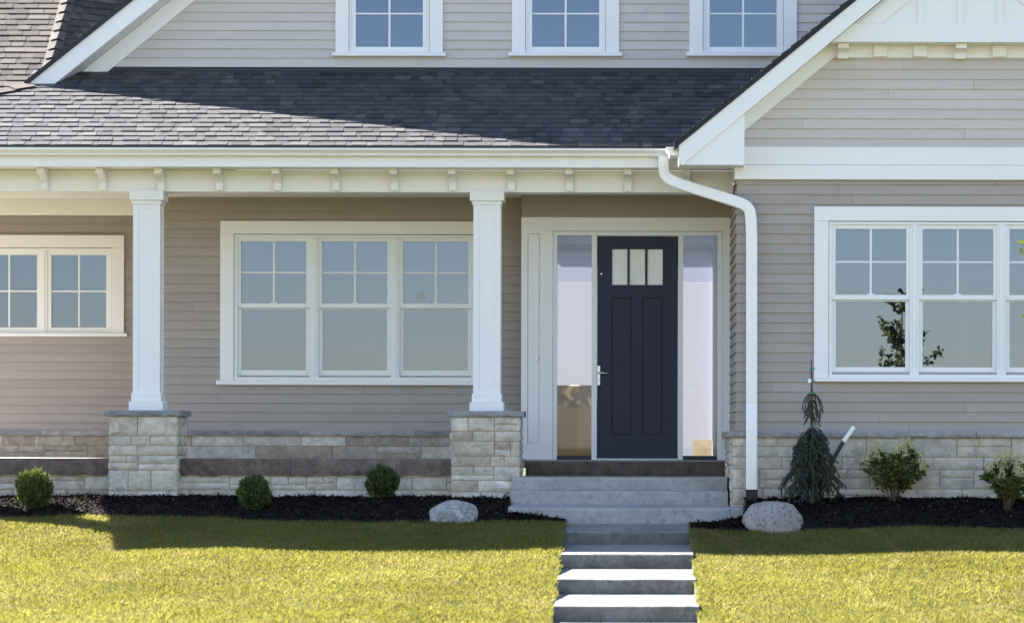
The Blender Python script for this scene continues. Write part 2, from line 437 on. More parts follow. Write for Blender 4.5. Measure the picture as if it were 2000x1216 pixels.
# --- roofs -----------------------------------------------------------------
EY, EZ = -2.15, 3.262                              # porch eave
RSL = (UB - .045 - EZ) / (0 - EY)                  # porch roof slope
LX = -9.12                                         # left eave of the porch roof
def shingles(name, mat, org, ud, vd, n, ulen, courses, expo, lim, parent, seed, wmin=.13, wmax=.38, strip=True):
    """laminated shingle courses; lim(v)->(u0,u1)"""
    rd = random.Random(seed); mb = MB(); O, U, V, N = map(Vector, (org, ud, vd, n))
    for k in range(courses):
        v0, v1 = k * expo, (k + 1) * expo + .03
        a, b = lim(v0 + expo * .5)
        if b - a < .02: continue
        def tab(p, q, h, tone, skew=0, vv0=None):
            s0 = v0 if vv0 is None else vv0
            P = [O + U * p + V * s0, O + U * q + V * s0, O + U * (q + skew) + V * v1, O + U * (p + skew) + V * v1]
            lo = .002
            mb.add([P[0] + N * lo, P[1] + N * lo, P[2] - N * .004, P[3] - N * .004, P[0] + N * (h + lo), P[1] + N * (h + lo), P[2], P[3]],
                   [(4, 5, 6, 7), (0, 1, 5, 4), (1, 2, 6, 5), (3, 0, 4, 7)], tone)
        # base layer in runs of differing blends
        p = a - rd.uniform(0, .3)
        while p < b:
            q = p + rd.uniform(.15, .4)
            tab(max(p, a), min(q, b), .007, min(1, max(0, rd.gauss(.36, .2)))) if q > a else None
            p = q
        # dragon-tooth tabs on top
        p = a - rd.uniform(0, .3)
        while p < b:
            q = p + rd.uniform(wmin, wmax)
            if q > a + .03 and p < b - .03:
                tab(max(p, a), min(q, b), .011 + rd.uniform(0, .004), min(1, max(0, rd.gauss(.5, .26))), rd.uniform(-.012, .012), v0 - rd.uniform(0, .006))
            p = q + (rd.uniform(.04, .16) if rd.random() < .6 else .006)
    return mb.build(name, mat, parent)

sl = math.hypot(1, RSL); run = -EY
roof = MB()
HIPX, HIPY = GX0 - .02, -.42
HIPZ = EZ + RSL * (HIPY - EY)
def rz(yy): return EZ + RSL * (yy - EY)
t = .012
# deck (front slope, left hip slope), closed underneath by the soffits
roof.add([(LX, EY, EZ - t), (2.2, EY, EZ - t), (2.2, .02, rz(.02) - t), (HIPX, .02, rz(.02) - t), (HIPX, HIPY, HIPZ - t)], [(0, 1, 2, 3, 4)], .2)
roof.add([(LX, EY, EZ - t), (HIPX, HIPY, HIPZ - t), (HIPX, 4, HIPZ - t), (LX, 4, EZ - t)], [(0, 1, 2, 3)], .2)
roof.box(LX, .40, EY - .022, EY + .02, EZ - .028, EZ - .004, 0)
porch_roof = roof.build('porch_roof', M['shingle'], house)
def porch_lim(v):
    yy = EY + v / sl; zz = rz(yy)
    hx = LX + (HIPX - LX) * min(1, (yy - EY) / (HIPY - EY))
    return hx - 0, .44 + (zz - 3.19) / .82 + .12
shingles('shingle_course', M['shingle'], (0, EY, EZ), (1, 0, 0), (0, 1 / sl, RSL / sl), (0, -RSL / sl, 1 / sl), 0,
         17, run * sl / 17.05, porch_lim, porch_roof, 31, .09, .21)
# hip cap
mb = MB(); A = Vector((LX, EY, EZ)); B = Vector((HIPX, HIPY, HIPZ)); n = 14
for i in range(n):
    p = A.lerp(B, i / n); q = A.lerp(B, (i + 1.15) / n); sx = Vector((.10, -.11, -.045)); bx = Vector((-.11, .10, -.045)); up = Vector((0, 0, .035))
    mb.add([p + up, p + sx + up * .9, q + sx + up * .4, q + up * .5, p + bx + up * .9, q + bx + up * .4], [(0, 1, 2, 3), (0, 3, 5, 4)], random.uniform(.5, .95))
mb.build('hip_cap', M['brown_shingle'], porch_roof)

# rear left roof: front slope and a slope turned to the right
RX1 = X(106, 3.5, 130)
PT = .727
org = Vector((0, 1.5, 3.30)); s2 = math.hypot(1, PT)
mb = MB()
mb.add([(-9.6, 1.5, 3.288), (RX1, 1.5, 3.288), (RX1 - .09, 6.3, 3.288 + PT * 4.8), (-9.6, 6.3, 3.288 + PT * 4.8)], [(0, 1, 2, 3)], .3)
mb.add([(-9.6, 6.31, 3.288 + PT * 4.8), (-6.0, 6.31, 3.288 + PT * 4.8), (-6.0, 11, 3.2), (-9.6, 11, 3.2)], [(0, 1, 2, 3)], .3)
rear = mb.build('rear_roof', M['brown_shingle'], house)
shingles('shingle_course', M['brown_shingle'], org, (1, 0, 0), (0, 1 / s2, PT / s2), (0, -PT / s2, 1 / s2), 0, 42, .140,
         lambda v: (-9.6, RX1 - .02 * v), rear, 41, .14, .30)
k = .95
h = Vector((-.019, 1, PT)); u = Vector((1, k, 0)).normalized(); N = u.cross(h).normalized()
V = (h - u * h.dot(u)).normalized()
if N.z < 0: N = -N
base = Vector((RX1, 1.5, 3.30))
mb = MB(); mb.add([base - N * .012, base + u * 3 - N * .012, base + u * 3 + h * 4.8 - N * .012, base + h * 4.8 - N * .012], [(0, 1, 2, 3)], .3)
mb.build('roof_deck', M['brown_shingle'], rear)
hv = h.dot(V); hu = h.dot(u)
shingles('shingle_course', M['brown_shingle'], base, u, V, N, 0, 36, .140, lambda v: (hu * v / hv, hu * v / hv + 2.6), rear, 43, .14, .30)

mb = MB()
for i in range(26):
    p = base + h * (i * .19); q = base + h * (i * .19 + .215); up = Vector((0, -.03, .05)); a_ = Vector((-.10, 0, -.004)); b_ = u * .10
    mb.add([p + up, p + up * .6 + a_, q + up * .3 + a_, q + up * .55, p + up * .6 + b_, q + up * .3 + b_], [(0, 3, 2, 1), (0, 4, 5, 3)], random.uniform(.35, .9))
mb.build('hip_cap', M['brown_shingle'], rear)

# upper gable roof, its unseen top clipped to keep the lawn shadow straight
def gz(x): return GZ0 + GSL * (x - GX0)
GX1 = GX0 + (GCLIP - GZ0) / GSL
th = .055
mir = lambda p: (2 * GCX - p[0], p[1], p[2])
for sgn in (0, 1):
    f = (lambda p: p) if sgn == 0 else mir
    apx = (GCX, 3.6, gz(GCX)); ap2 = (GCX, 7.5, gz(GCX))
    top = [(GX0 - .04, -.43, gz(GX0 - .04) + th), (GX1, -.43, gz(GX1) + th), (*apx[:2], apx[2] + th), (*ap2[:2], ap2[2] + th), (GX0 - .04, 7.5, gz(GX0 - .04) + th)]
    bot = [(p[0], p[1], p[2] - th) for p in top]
    n = 5
    mb = MB(); mb.add([f(p) for p in top + bot], [list(range(n)), list(range(n, 2 * n))[::-1]] + [(i, (i + 1) % n, n + (i + 1) % n, n + i) for i in range(n)], .15)
    mb.build('roof', M['shingle'], house)
mb = MB(); mb.add([(GX1, -.43, GCLIP + th), (2 * GCX - GX1, -.43, GCLIP + th), (GCX, 3.6, gz(GCX) + th), (GX1, -.43, GCLIP), (2 * GCX - GX1, -.43, GCLIP), (GCX, 3.6, gz(GCX) - .02)],
                  [(0, 1, 2), (3, 5, 4), (0, 3, 4, 1)], .15); mb.build('roof', M['shingle'], house)
fw = .285
for sgn in (0, 1):
    m = (lambda q: [(2 * GCX - a, b) for a, b in q][::-1]) if sgn else (lambda q: q)
    fa = MB(); fa.prism(m([(GX0, GZ0 - .002), (GX0 + fw, GZ0 - .002), (GX1, gz(GX1) - fw * GSL), (GX1, gz(GX1) - .003)]), 'y', -.40, -.37)
    fa.build('rake_board', M['white'], house)
    so_ = MB(); so_.prism(m([(GX0 + fw - .1, gz(GX0 - .1) + .012), (GX0 + fw, gz(GX0) - .006), (GX1, gz(GX1 - fw) - .006), (GX1, gz(GX1 - fw) + .02)]), 'y', -.369, .01)
    so_.build('soffit', M['white'], house)
    fr = MB(); fr.prism(m([(GX0 + fw + .01, gz(GX0) - .008 - .0), (GX0 + fw + .30, gz(GX0) - .008), (GX1 + .1, gz(GX1 + .1 - fw) - .20), (GX1 + .1, gz(GX1 + .1 - fw) - .008)]), 'y', -.034, .0)
    fr.build('frieze', M['white'], house)

# wing roof
def wz(x): return WZ0 + WSL * (x - WX0)
th = .06
for sgn in (0, 1):
    f = (lambda p: p) if sgn == 0 else (lambda p: (2 * WAP - p[0], p[1], p[2]))
    a = WX0 - .05
    top = [(a, -3.0, wz(a) + th), (WAP, -3.0, wz(WAP) + th), (WAP, 5, wz(WAP) + th), (a, 5, wz(a) + th)]
    if sgn == 0: top = [(a, -3.0, wz(a) + th), (WAP, -3.0, wz(WAP) + th), (WAP, 5, wz(WAP) + th), (1.9, 5, wz(1.9) + th), (1.9, .0, wz(1.9) + th), (a, -2.0, wz(a) + th)]
    bot = [(p[0], p[1], p[2] - th) for p in top]; n = len(top)
    mb = MB(); mb.add([f(p) for p in top + bot], [list(range(n)), list(range(n, 2 * n))[::-1]] + [(i, (i + 1) % n, n + (i + 1) % n, n + i) for i in range(n)], .12)
    wr = mb.build('wing_roof', M['shingle'], house)
    # stepped shingle butts along the rake
    mb = MB(); nst = 30; L = WAP - a
    for i in range(nst):
        x0_ = a + L * i / nst; x1_ = a + L * (i + 1.08) / nst; e = -3.0 - random.uniform(.006, .022)
        q = [f((x0_, e, wz(x0_) + th + .018)), f((x1_, e, wz(x1_) + th + .002)), f((x1_, -2.7, wz(x1_) + th + .002)), f((x0_, -2.7, wz(x0_) + th + .018)),
             f((x0_, e, wz(x0_) + th - .012)), f((x1_, e, wz(x1_) + th - .012)), f((x1_, -2.7, wz(x1_) + th - .012)), f((x0_, -2.7, wz(x0_) + th - .012))]
        mb.add(q, [(0, 1, 2, 3), (4, 7, 6, 5), (0, 4, 5, 1), (3, 2, 6, 7), (0, 3, 7, 4), (1, 5, 6, 2)], random.uniform(0, .5))
    mb.build('shingle_edge', M['shingle'], wr)
    m = (lambda q: [(2 * WAP - a_, b) for a_, b in q][::-1]) if sgn else (lambda q: q)
    v = .20
    fa = MB(); fa.prism(m([(WX0, WZ0 - v + .02), (WX0 + .05, WZ0 - v - .005), (WX0 + .08, WZ0 - v + .04), (WAP, wz(WAP) - v), (WAP, wz(WAP) - .002), (WX0, WZ0 - .002)]), 'y', -2.985, -2.965)
    fa.build('rake_board', M['white'], house)
    rx = X(1453, -2.96); rb = Z(322, -2.96, 1400)
    bx = MB(); bx.prism(m([(WX0 + .002, rb), (rx, rb), (rx, wz(rx) - v + .03), (WX0 + .002, WZ0 - .03)]), 'y', -2.964, Y_WING + .0)
    bx.build('eave_return', M['white'], house)
    so_ = MB(); so_.prism(m([(rx + .001, wz(rx) - v + .02), (rx + .001, wz(rx) - v), (WAP, wz(WAP) - v), (WAP, wz(WAP) - v + .02)]), 'y', -2.964, Y_WING)
    so_.build('soffit', M['white'], house)
    fr = MB(); fr.prism(m([(WX0 + .6, wz(WX0 + .6) - v - .002), (WX0 + .6, wz(WX0 + .6) - v - .17), (WAP, wz(WAP) - v - .17), (WAP, wz(WAP) - v - .002)]), 'y', Y_WING - .036, Y_WING)
    fr.build('frieze', M['white'], house)
# wing bands
mb = MB(); mb.box(WING_X + .01, 5.66, Y_WING - .050, Y_WING, ZA0 + .004, ZA1); mb.build('band_board', M['white'], house)
mb = MB(); mb.box(WING_X - .03, 5.68, Y_WING - .062, Y_WING, ZB0, ZB1 + .002); mb.box(WING_X - .03, WING_X - .001, Y_WING, Y_WING + .5, ZB0, ZB1); mb.build('band_board', M['white'], house)
# projecting gable truss with board and batten
gy = -2.84
T0, T1 = Z(82.5, gy - .02, 1800), Z(46.5, gy - .02, 1800)
def xin(z, dv): return WX0 + (z - WZ0 + dv) / WSL
def sym(z, dv): return xin(z, dv), 2 * WAP - xin(z, dv)
a0, a1 = sym(T0, .21); b0, b1 = sym(T1, .21)
mb = MB(); mb.prism([(a0, T0), (a1, T0), (b1, T1), (b0, T1)], 'y', gy - .03, Y_WING - .037); mb.build('gable_beam', M['white'], house)
mb = MB(); mb.prism([(b0, T1), (b1, T1), (WAP, wz(WAP) - .21)], 'y', gy, Y_WING - .037); mb.build('gable_panel', M['white'], house)
for px in (1798, 1875.5, 1952.5):
    x = X(px, gy, 20); w_ = .03
    zt = wz(WAP - abs(WAP - x)) - .24
    mb = MB(); mb.box(x - w_, x + w_, gy - .023, gy - .0005, T1 + .001, zt)
    if zt > T1 + .1: mb.build('batten', M['white'], house)
for sgn in (0, 1):
    m = (lambda q: [(2 * WAP - a_, b) for a_, b in q][::-1]) if sgn else (lambda q: q)
    mb = MB(); mb.prism(m([(xin(T1, .25), T1 + .002), (xin(T1, .44), T1 + .002), (WAP, wz(WAP) - .44), (WAP, wz(WAP) - .25)]), 'y', gy - .026, gy - .0005); mb.build('rake_trim', M['white'], house)
FZ0, FZ1 = Z(113.5, Y_WING, 1800), T0 + .03
a0, a1 = sym(FZ0, .30)
mb = MB(); mb.box(a0, a1, Y_WING - .030, Y_WING, FZ0, FZ1); mb.build('frieze', M['white'], house)

def bracket_profile(yb, depth, zt, zb, top=.06, bot=.06, toe=.06):
    pts = [(yb, zt), (yb - depth, zt), (yb - depth, zt - top)]
    y0, z0, y1, z1 = yb - depth + .008, zt - top, yb - toe, zb + bot
    for i in range(0, 9):
        a = i / 8 * math.pi / 2
        pts.append((y0 + (y1 - y0) * math.sin(a) ** 1.0, z0 + (z1 - z0) * (1 - math.cos(a))))
    pts += [(yb - toe - .012, zb + bot), (yb - toe - .012, zb), (yb, zb)]
    return pts
for px in (1645, 1873.5, 2102):
    x = X(px, Y_WING, 95)
    mb = MB(); mb.prism(bracket_profile(Y_WING - .031, .20, T0 - .002, Z(114.5, Y_WING - .1, 1800), .05, .045, .05), 'x', x - .054, x + .054); mb.build('gable_bracket', M['white'], house)
for px in (1718.5, 1796.5, 1950.5, 2029):
    x = X(px, Y_WING, 95)
    mb = MB(); mb.box(x - .071, x + .071, Y_WING - .075, Y_WING - .031, FZ0 + .004, T0 - .002); mb.build('dentil_block', M['white'], house, bevel=.003)

# --- porch: eave, gutter, beam, ceiling -----------------------------------------
GX_R = X(1303, -2.1, 300)
gt, gb_ = Z(289.5, -2.27, 700), Z(305.5, -2.2, 700)
mb = MB(); prof = [(-2.17, gt + .006), (-2.17, gb_), (-2.23, gb_), (-2.245, gb_ + .012), (-2.238, gb_ + .022), (-2.262, gb_ + .042), (-2.285, gt - .022), (-2.292, gt - .018), (-2.292, gt), (-2.276, gt), (-2.272, gt - .012), (-2.19, gt - .012), (-2.19, gt + .006)]
mb.prism(prof, 'x', LX, GX_R)
mb.prism([(a - .004 if a < -2.2 else a, b) for a, b in prof], 'x', GX_R, GX_R + .006)
mb.box(LX - .12, LX, -2.292, 3.6, gb_, gt)
gut = mb.build('gutter', M['white_metal'], house)
mb = MB(); ex0, ex1 = X(1301, -2.78, 300), X(1325.5, -2.78, 300); gt2, gb2 = Z(287.5, -2.78, 1310), Z(303.5, -2.78, 1310)
mb.prism([(ex0, gt2), (ex0, gt2 - .012), (ex0 + .028, gb2 + .035), (ex0 + .038, gb2), (ex1, gb2), (ex1, gt2)], 'y', -2.80, -2.30)
mb.build('gutter_return', M['white_metal'], gut, bevel=.003)
fz0 = Z(326.5, -2.15, 700)
mb = MB(); mb.box(LX + .02, X(1324, -2.15, 315), -2.168, -2.13, fz0, EZ - .02); mb.build('fascia', M['white'], house)
mb = MB(); mb.box(LX + .04, LX + .06, -2.128, 4, fz0, EZ - .02); mb.build('fascia', M['white'], house)
SOF = fz0 + .004
mb = MB(); mb.box(LX + .06, WING_X - .016, -2.129, -1.721, SOF, SOF + .02); mb.box(LX + .06, -8.92, -1.72, 4, SOF, SOF + .02); mb.build('soffit', M['white'], house)
BZ0 = Z(375, -1.72, 700)
mb = MB(); mb.box(-8.9, WING_X - .017, -1.72, -1.46, BZ0, SOF - .001); mb.box(-8.9, WING_X - .017, -1.735, -1.721, SOF - .05, SOF - .002)
mb.build('porch_beam', M['white'], house, bevel=.003)
mb = MB(); mb.box(-8.9, -8.64, -1.459, Y_LEFT - .02, BZ0, SOF - .001); mb.build('porch_beam', M['white'], house)
CEIL = 2.89
mb = MB(); mb.box(-8.64, WING_X - .018, -1.459, Y_LEFT - .02, CEIL, CEIL + .03); mb.build('porch_ceiling', M['ceiling'], house)
mb = MB(); mb.box(-8.64, MAIN_X0 - .02, .3, .44, Z(418.5, .3, 130), CEIL - .001); mb.build('porch_beam', M['white'], house, bevel=.003)
# small ceiling light trim seen edge on above the left porch
mb = MB(); mb.tube([(X(43, -.9), -.9, CEIL - .006), (X(43, -.9), -.9, CEIL - .001)], .07, 20); mb.build('ceiling_light', M['white'], house)
bzb = Z(371.8, -1.8, 700)
prof = bracket_profile(-1.736, .255, SOF - .001, bzb, .058, .058, .03)
b0 = X(71.8 + 7.2, -1.98, 330); pitch = 114.75 / 6300 * (CY - 1.98)
for i in range(-3, 12):
    x = b0 + pitch * i
    mb = MB(); mb.prism(prof, 'x', x - .039, x + .039); mb.build('eave_bracket', M['white'], house, bevel=.002)

# --- stone work -----------------------------------------------------------
def stones(mb, mp, u0, u1, w0, w1, seed, courses=None, wide=(.2, .55), tr=(.0, 1.0), edge=.009, bulge=.011, wrap=0):
    rd = random.Random(seed); z = w1; rows = []
    if courses is None:
        while z > w0 + .02:
            hgt = rd.choice([.085, .105, .135, .17, .19]); 
            if z - hgt < w0 + .05: hgt = z - w0
            rows.append((z - hgt, z)); z -= hgt
    else:
        for hgt in courses:
            if z <= w0 + .01: break
            lo = max(w0, z - hgt); rows.append((lo, z)); z = lo
    g = .005
    def stone(a, b, lo, hi):
        a += g; b -= g; lo += g; hi -= g
        if b - a < .03 or hi - lo < .02: return
        nu = max(3, int((b - a) / .028)); nw = max(3, int((hi - lo) / .028)); tone = rd.uniform(*tr); off = rd.uniform(0, 99)
        tilt = rd.uniform(-.4, .4)
        vs = []; fs = []
        for j in range(nw + 1):
            for i in range(nu + 1):
                s, t_ = i / nu, j / nw
                uu = a + (b - a) * s; ww = lo + (hi - lo) * t_
                eg = min(1, min(s, 1 - s) * (b - a) / .018, min(t_, 1 - t_) * (hi - lo) / .018)
                nz = noise.fractal(Vector((uu * 9 + off, ww * 9, off)), .8, 2.1, 4)
                d = edge + eg * (bulge * .55 + bulge * .75 * nz + bulge * .4 * tilt * (s - .5))
                jit = .0035
                uu += noise.noise(Vector((ww * 25, off, 3))) * jit if i in (0, nu) else 0
                ww += noise.noise(Vector((uu * 25, off, 9))) * jit if j in (0, nw) else 0
                vs.append(mp(uu, max(d, edge * .6), ww))
        W = nu + 1
        for j in range(nw):
            for i in range(nu): fs.append((j * W + i, j * W + i + 1, (j + 1) * W + i + 1, (j + 1) * W + i))
        n0 = len(vs)
        border = [i for i in range(W)] + [j * W + nu for j in range(1, nw + 1)] + [nw * W + i for i in range(nu - 1, -1, -1)] + [j * W for j in range(nw - 1, 0, -1)]
        for q in border:
            i, j = q % W, q // W; vs.append(mp(a + (b - a) * i / nu, -.004, lo + (hi - lo) * j / nw))
        nb = len(border)
        for q in range(nb): fs.append((border[q], n0 + q, n0 + (q + 1) % nb, border[(q + 1) % nb]))
        mb.add(vs, fs, tone)
    for lo, hi in rows:
        p = u0 - (rd.uniform(0, .25) if not wrap else 0)
        while p < u1:
            q = p + rd.uniform(*wide) * (1.15 if hi - lo > .14 else 1)
            if u1 - q < .09: q = u1
            q = min(q, u1); pp = max(p, u0)
            if hi - lo > .135 and rd.random() < .42:
                m_ = (lo + hi) / 2 + rd.uniform(-.02, .02); stone(pp, q, lo, m_)
                if rd.random() < .5 and q - pp > .25:
                    k_ = pp + (q - pp) * rd.uniform(.35, .65); stone(pp, k_, m_, hi); stone(k_, q, m_, hi)
                else: stone(pp, q, m_, hi)
            else: stone(pp, q, lo, hi)
            p = q
def fm(y): return lambda u, o, w_: (u, y - o, w_)
def stone_wall(name, y, x0, x1, z0, z1, seed, courses=None, thick=.08, **kw):
    mo = MB(); mo.box(x0, x1, y, y + thick, z0, z1); ob = mo.build(name, M['mortar'], house)
    s = MB(); stones(s, fm(y), x0, x1, z0, z1, seed, courses, **kw); s.build('stonework', M['stone'], ob, smooth=False)
    return ob
def cap_stones(name, parent, y0, y1, x0, x1, z0, z1, seed, mat='cap', step=(.9, 1.7), rough=.008):
    """ledge of split-face cap stones"""
    rd = random.Random(seed); mb = MB(); p = x0
    while p < x1 - .01:
        q = min(x1, p + rd.uniform(*step)); 
        if x1 - q < .3: q = x1
        n = max(4, int((q - p) / .04)); tone = rd.random(); vs = []; fs = []; off = rd.uniform(0, 50)
        prof = [(y1, z1), (y0 + .004, z1), (y0 - .004, z1 - (z1 - z0) * .25), (y0 - .004, z0 + (z1 - z0) * .3), (y0 + .004, z0), (y1, z0)]
        for i in range(n + 1):
            xx = p + .002 + (q - p - .004) * i / n
            for j, (a, b) in enumerate(prof):
                d = noise.fractal(Vector((xx * 12, j * 1.7, off)), .8, 2, 3) * rough if 0 < j < 5 else 0
                vs.append((xx, a + d, b + (noise.noise(Vector((xx * 8, j, off))) * .003 if j in (1, 4) else 0)))
        for i in range(n):
            for j in range(6):
                fs.append((i * 6 + j, i * 6 + (j + 1) % 6, (i + 1) * 6 + (j + 1) % 6, (i + 1) * 6 + j))
        fs += [list(range(6)), list(range(n * 6, n * 6 + 6))[::-1]]
        mb.add(vs, fs, tone); p = q
    return mb.build(name, M[mat], parent)

SW = -1.77
# plinths along the main, left and wing walls
pl = stone_wall('stone_plinth', -.05, MAIN_X0, DX0, -.02, .249, 51, [.115, .155], wide=(.35, .75))
cap_stones('ledge', pl, -.105, .02, MAIN_X0, DX0, .25, PL_T, 52)
pl = stone_wall('stone_plinth', Y_LEFT - .05, -8.6, MAIN_X0 - .02, -.02, .249, 53, [.115, .155], wide=(.35, .8), tr=(0, .55))
cap_stones('ledge', pl, Y_LEFT - .105, Y_LEFT + .02, -8.6, MAIN_X0 - .02, .25, PL_T, 54)
pl = stone_wall('stone_plinth', Y_WING - .07, WING_X - .05, 5.68, -.85, .234, 55, [.20, .125, .20, .16, .2], wide=(.30, .75), tr=(.3, 1))
cap_stones('ledge', pl, Y_WING - .135, Y_WING + .02, WING_X - .10, 5.75, .235, PL_T - .009, 56, step=(1.3, 2.6))
s = MB(); stones(s, lambda u, o, w_: (WING_X - .05 - o, u, w_), Y_WING - .07, -.6, -.8, .234, 57, [.15, .14, .15, .12, .16, .14, .2], tr=(.2, .6)); s.build('stonework', M['stone'], pl)
mb = MB(); mb.box(WING_X - .045, WING_X + .06, Y_WING + .02, Y_DOOR, -.85, .234); mb.box(WING_X - .10, WING_X + .02, Y_WING + .021, Y_DOOR, .236, PL_T - .01); mb.build('side_plinth', M['mortar'], pl)
# porch base wall, dark stone edge and floor
PR = -1.566 + .358
bw = stone_wall('porch_base', SW, -9.05, PR - .05, -.85, -.182, 61, [.145, .135, .16, .16, .1], wide=(.25, .75), tr=(.05, 1))
cap_stones('edge_stone', bw, SW - .045, SW + .35, -9.05, PR - .1, -.18, 0, 62, 'dark_stone', (1.2, 2.4), .016)
mb = MB(); mb.box(-9.04, PR + .01, SW + .351, Y_LEFT - .05, -.1, -.003); mb.build('porch_floor', M['floor'], house)
mb = MB(); mb.box(-9.05, -8.9, SW + .1, 4, -.85, -.1); mb.build('porch_base', M['mortar'], house)
es = cap_stones('edge_stone', house, -.56, -.2, PR + .012, WING_X - .06, -.19, -.028, 63, 'dark_stone', (1.4, 2.5), .014)
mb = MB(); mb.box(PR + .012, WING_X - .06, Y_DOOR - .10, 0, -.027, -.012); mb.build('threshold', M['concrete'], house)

# piers and columns
def pier_column(xc, seed, batter=.0):
    hw = .352; yc = -1.60; y0, y1 = yc - hw, yc + hw; zt = Z(812.3, y0, 280); z0 = -.85
    mo = MB(); mo.box(xc - hw, xc + hw, y0, y1, z0, zt); pr = mo.build('stone_pier', M['mortar'], house)
    cs = [.205, .10, .105, .155, .215, .2] if seed % 2 else [.15, .105, .155, .11, .145, .12, .2]
    s = MB(); kw = dict(courses=cs, wide=(.13, .42), tr=(.35, .8) if seed % 2 else (.15, 1), wrap=1, bulge=.016)
    stones(s, fm(y0), xc - hw - .006, xc + hw + .006, z0, zt, seed, **kw)
    stones(s, lambda u, o, w_: (xc + hw + o, u, w_), y0 - .006, y1, z0, zt, seed + 1, **kw)
    stones(s, lambda u, o, w_: (xc - hw - o, 2 * yc - u, w_), y0, y1, z0, zt, seed + 2, **kw)
    s.build('stonework', M['stone'], pr)
    zc = Z(800.8, y0 - .04, 280)
    cap_stones('pier_cap', pr, y0 - .042, y1 + .042, xc - hw - .05, xc + hw + .05, zt + .001, zc, seed + 3, step=(2, 3), rough=.012)
    hs = .143
    def zz(py): return Z(py, yc - hs, 280)
    c = MB(); c.box(xc - hs + .008, xc + hs - .008, yc - hs + .008, yc + hs - .008, zc, BZ0)
    st = .058; za, zb_ = zz(768), zz(398)
    for sx in (-1, 1):
        c.box(xc + sx * hs, xc + sx * (hs - st), yc - hs, yc - hs + .008, za, zb_); c.box(xc + sx * hs, xc + sx * (hs - st), yc + hs - .008, yc + hs, za, zb_)
        c.box(xc + sx * hs, xc + sx * (hs - .008), yc - hs + .008, yc + hs - .008, za, zb_) if False else None
        c.box(xc + sx * (hs - .008), xc + sx * hs, yc - hs + .0085, yc - hs + st, za, zb_); c.box(xc + sx * (hs - .008), xc + sx * hs, yc + hs - st, yc + hs - .0085, za, zb_)
    c.box(xc - hs + st, xc + hs - st, yc - hs + .001, yc - hs + .008, zb_ - .05, zb_); c.box(xc - hs + st, xc + hs - st, yc - hs + .001, yc - hs + .008, za, za + .05)
    col = c.build('porch_column', M['white'], house)
    def sq(mb, e, lo, hi): mb.box(xc - e, xc + e, yc - e, yc + e, lo, hi)
    b = MB(); sq(b, hs + .036, zc + .001, zz(783.5)); sq(b, hs + .014, zz(783.5) + .0005, zz(767)); b.build('base', M['white'], col, bevel=.004)
    b = MB(); sq(b, hs + .012, zz(399), zz(391) - .0005); sq(b, hs + .037, zz(391), BZ0 - .001 if False else zz(372)); b.build('capital', M['white'], col, bevel=.004)
    return col
pier_column(-1.566, 72); pier_column(-5.160, 75); pier_column(-8.755, 78)

# --- front door and surround -------------------------------------------------
yd = Y_DOOR
def dx(px): return X(px, yd)
def dz(py): return Z(py, yd, 1220)
fl = -.010
mb = MB()
yt = yd - .035
mb.box(DX0, DX1, yt, yd, dz(451.5), DTOP)
mb.box(DX0, dx(1080), yt, yd, fl, dz(451.5) - .001) if False else None
pxl, pxr, pt, pb = dx(1030.5), dx(1053.5), dz(457), dz(865)
mb.box(DX0, pxl, yt, yd, fl, dz(451.5) - .0005); mb.box(pxr, dx(1079.5), yt, yd, fl, dz(451.5) - .0005)
mb.box(pxl, pxr, yt, yd, pt, dz(451.5) - .0005); mb.box(pxl, pxr, yt, yd, fl, pb); mb.box(pxl, pxr, yt + .030, yd, pb, pt); mb.box(pxl + .006, pxr - .006, yt + .006, yt + .0295, pb + .006, pt - .006)
mb.box(dx(1410.5), DX1, yt, yd, fl, dz(451.5) - .0005)
sur = mb.build('door_surround', M['white'], house)
mb = MB(); zt = dz(452.5)
mb.box(dx(1080), dx(1088), yd - .022, yd + .10, fl, zt); mb.box(dx(1401), dx(1410), yd - .022, yd + .10, fl, zt)
mb.box(dx(1088), dx(1401), yd - .022, yd + .10, dz(460), zt)
mb.box(dx(1155.5), dx(1165.5), yd - .016, yd + .10, fl, dz(460) - .0005); mb.box(dx(1324.5), dx(1334), yd - .016, yd + .10, fl, dz(460) - .0005)
mb.box(dx(1165.5), dx(1324.5), yd - .03, yd + .1, fl, dz(895)); 
mb.build('door_frame', M['sash'], sur, bevel=.002)
for a, b in ((1088, 1155.5), (1334, 1401)):
    g = MB(); g.add([(dx(a), yd + .03, dz(889)), (dx(b), yd + .03, dz(889)), (dx(b), yd + .03, dz(460)), (dx(a), yd + .03, dz(460))], [(0, 1, 2, 3)])
    sl_ = g.build('sidelight', M['sideglass'], sur)
    k_ = MB(); k_.box(dx(a), dx(b), yd - .005, yd + .05, fl, dz(889) - .0005); k_.build('glazing_bar', M['black'], sl_)
# door leaf
D0, D1, DB, DT = dx(1166.2), dx(1324), dz(894.5), dz(461.7)
y0, y1 = yd + .008, yd + .05
lz0, lz1 = dz(556), dz(486.5)
lx = [(dx(1195.3), dx(1225)), (dx(1229.5), dx(1259.5)), (dx(1264.3), dx(1294))]
pz0, pz1 = dz(848.5), dz(580.5)
pxs = [(dx(1194), dx(1233.5)), (dx(1254.5), dx(1293.7))]
mb = MB()
def fill(xs, z0, z1):
    e = [D0] + [q for p in xs for q in p] + [D1]
    for i in range(0, len(e), 2): mb.box(e[i], e[i + 1], y0, y1, z0, z1)
fill([], DB, pz0); fill(pxs, pz0, pz1); fill([], pz1, lz0); fill(lx, lz0, lz1); fill([], lz1, DT)
for a, b in pxs:
    mb.box(a, b, y0 + .024, y1, pz0, pz1); mb.box(a + .011, b - .011, y0 + .006, y0 + .0235, pz0 + .011, pz1 - .011)
door = mb.build('front_door', M['door'], house)
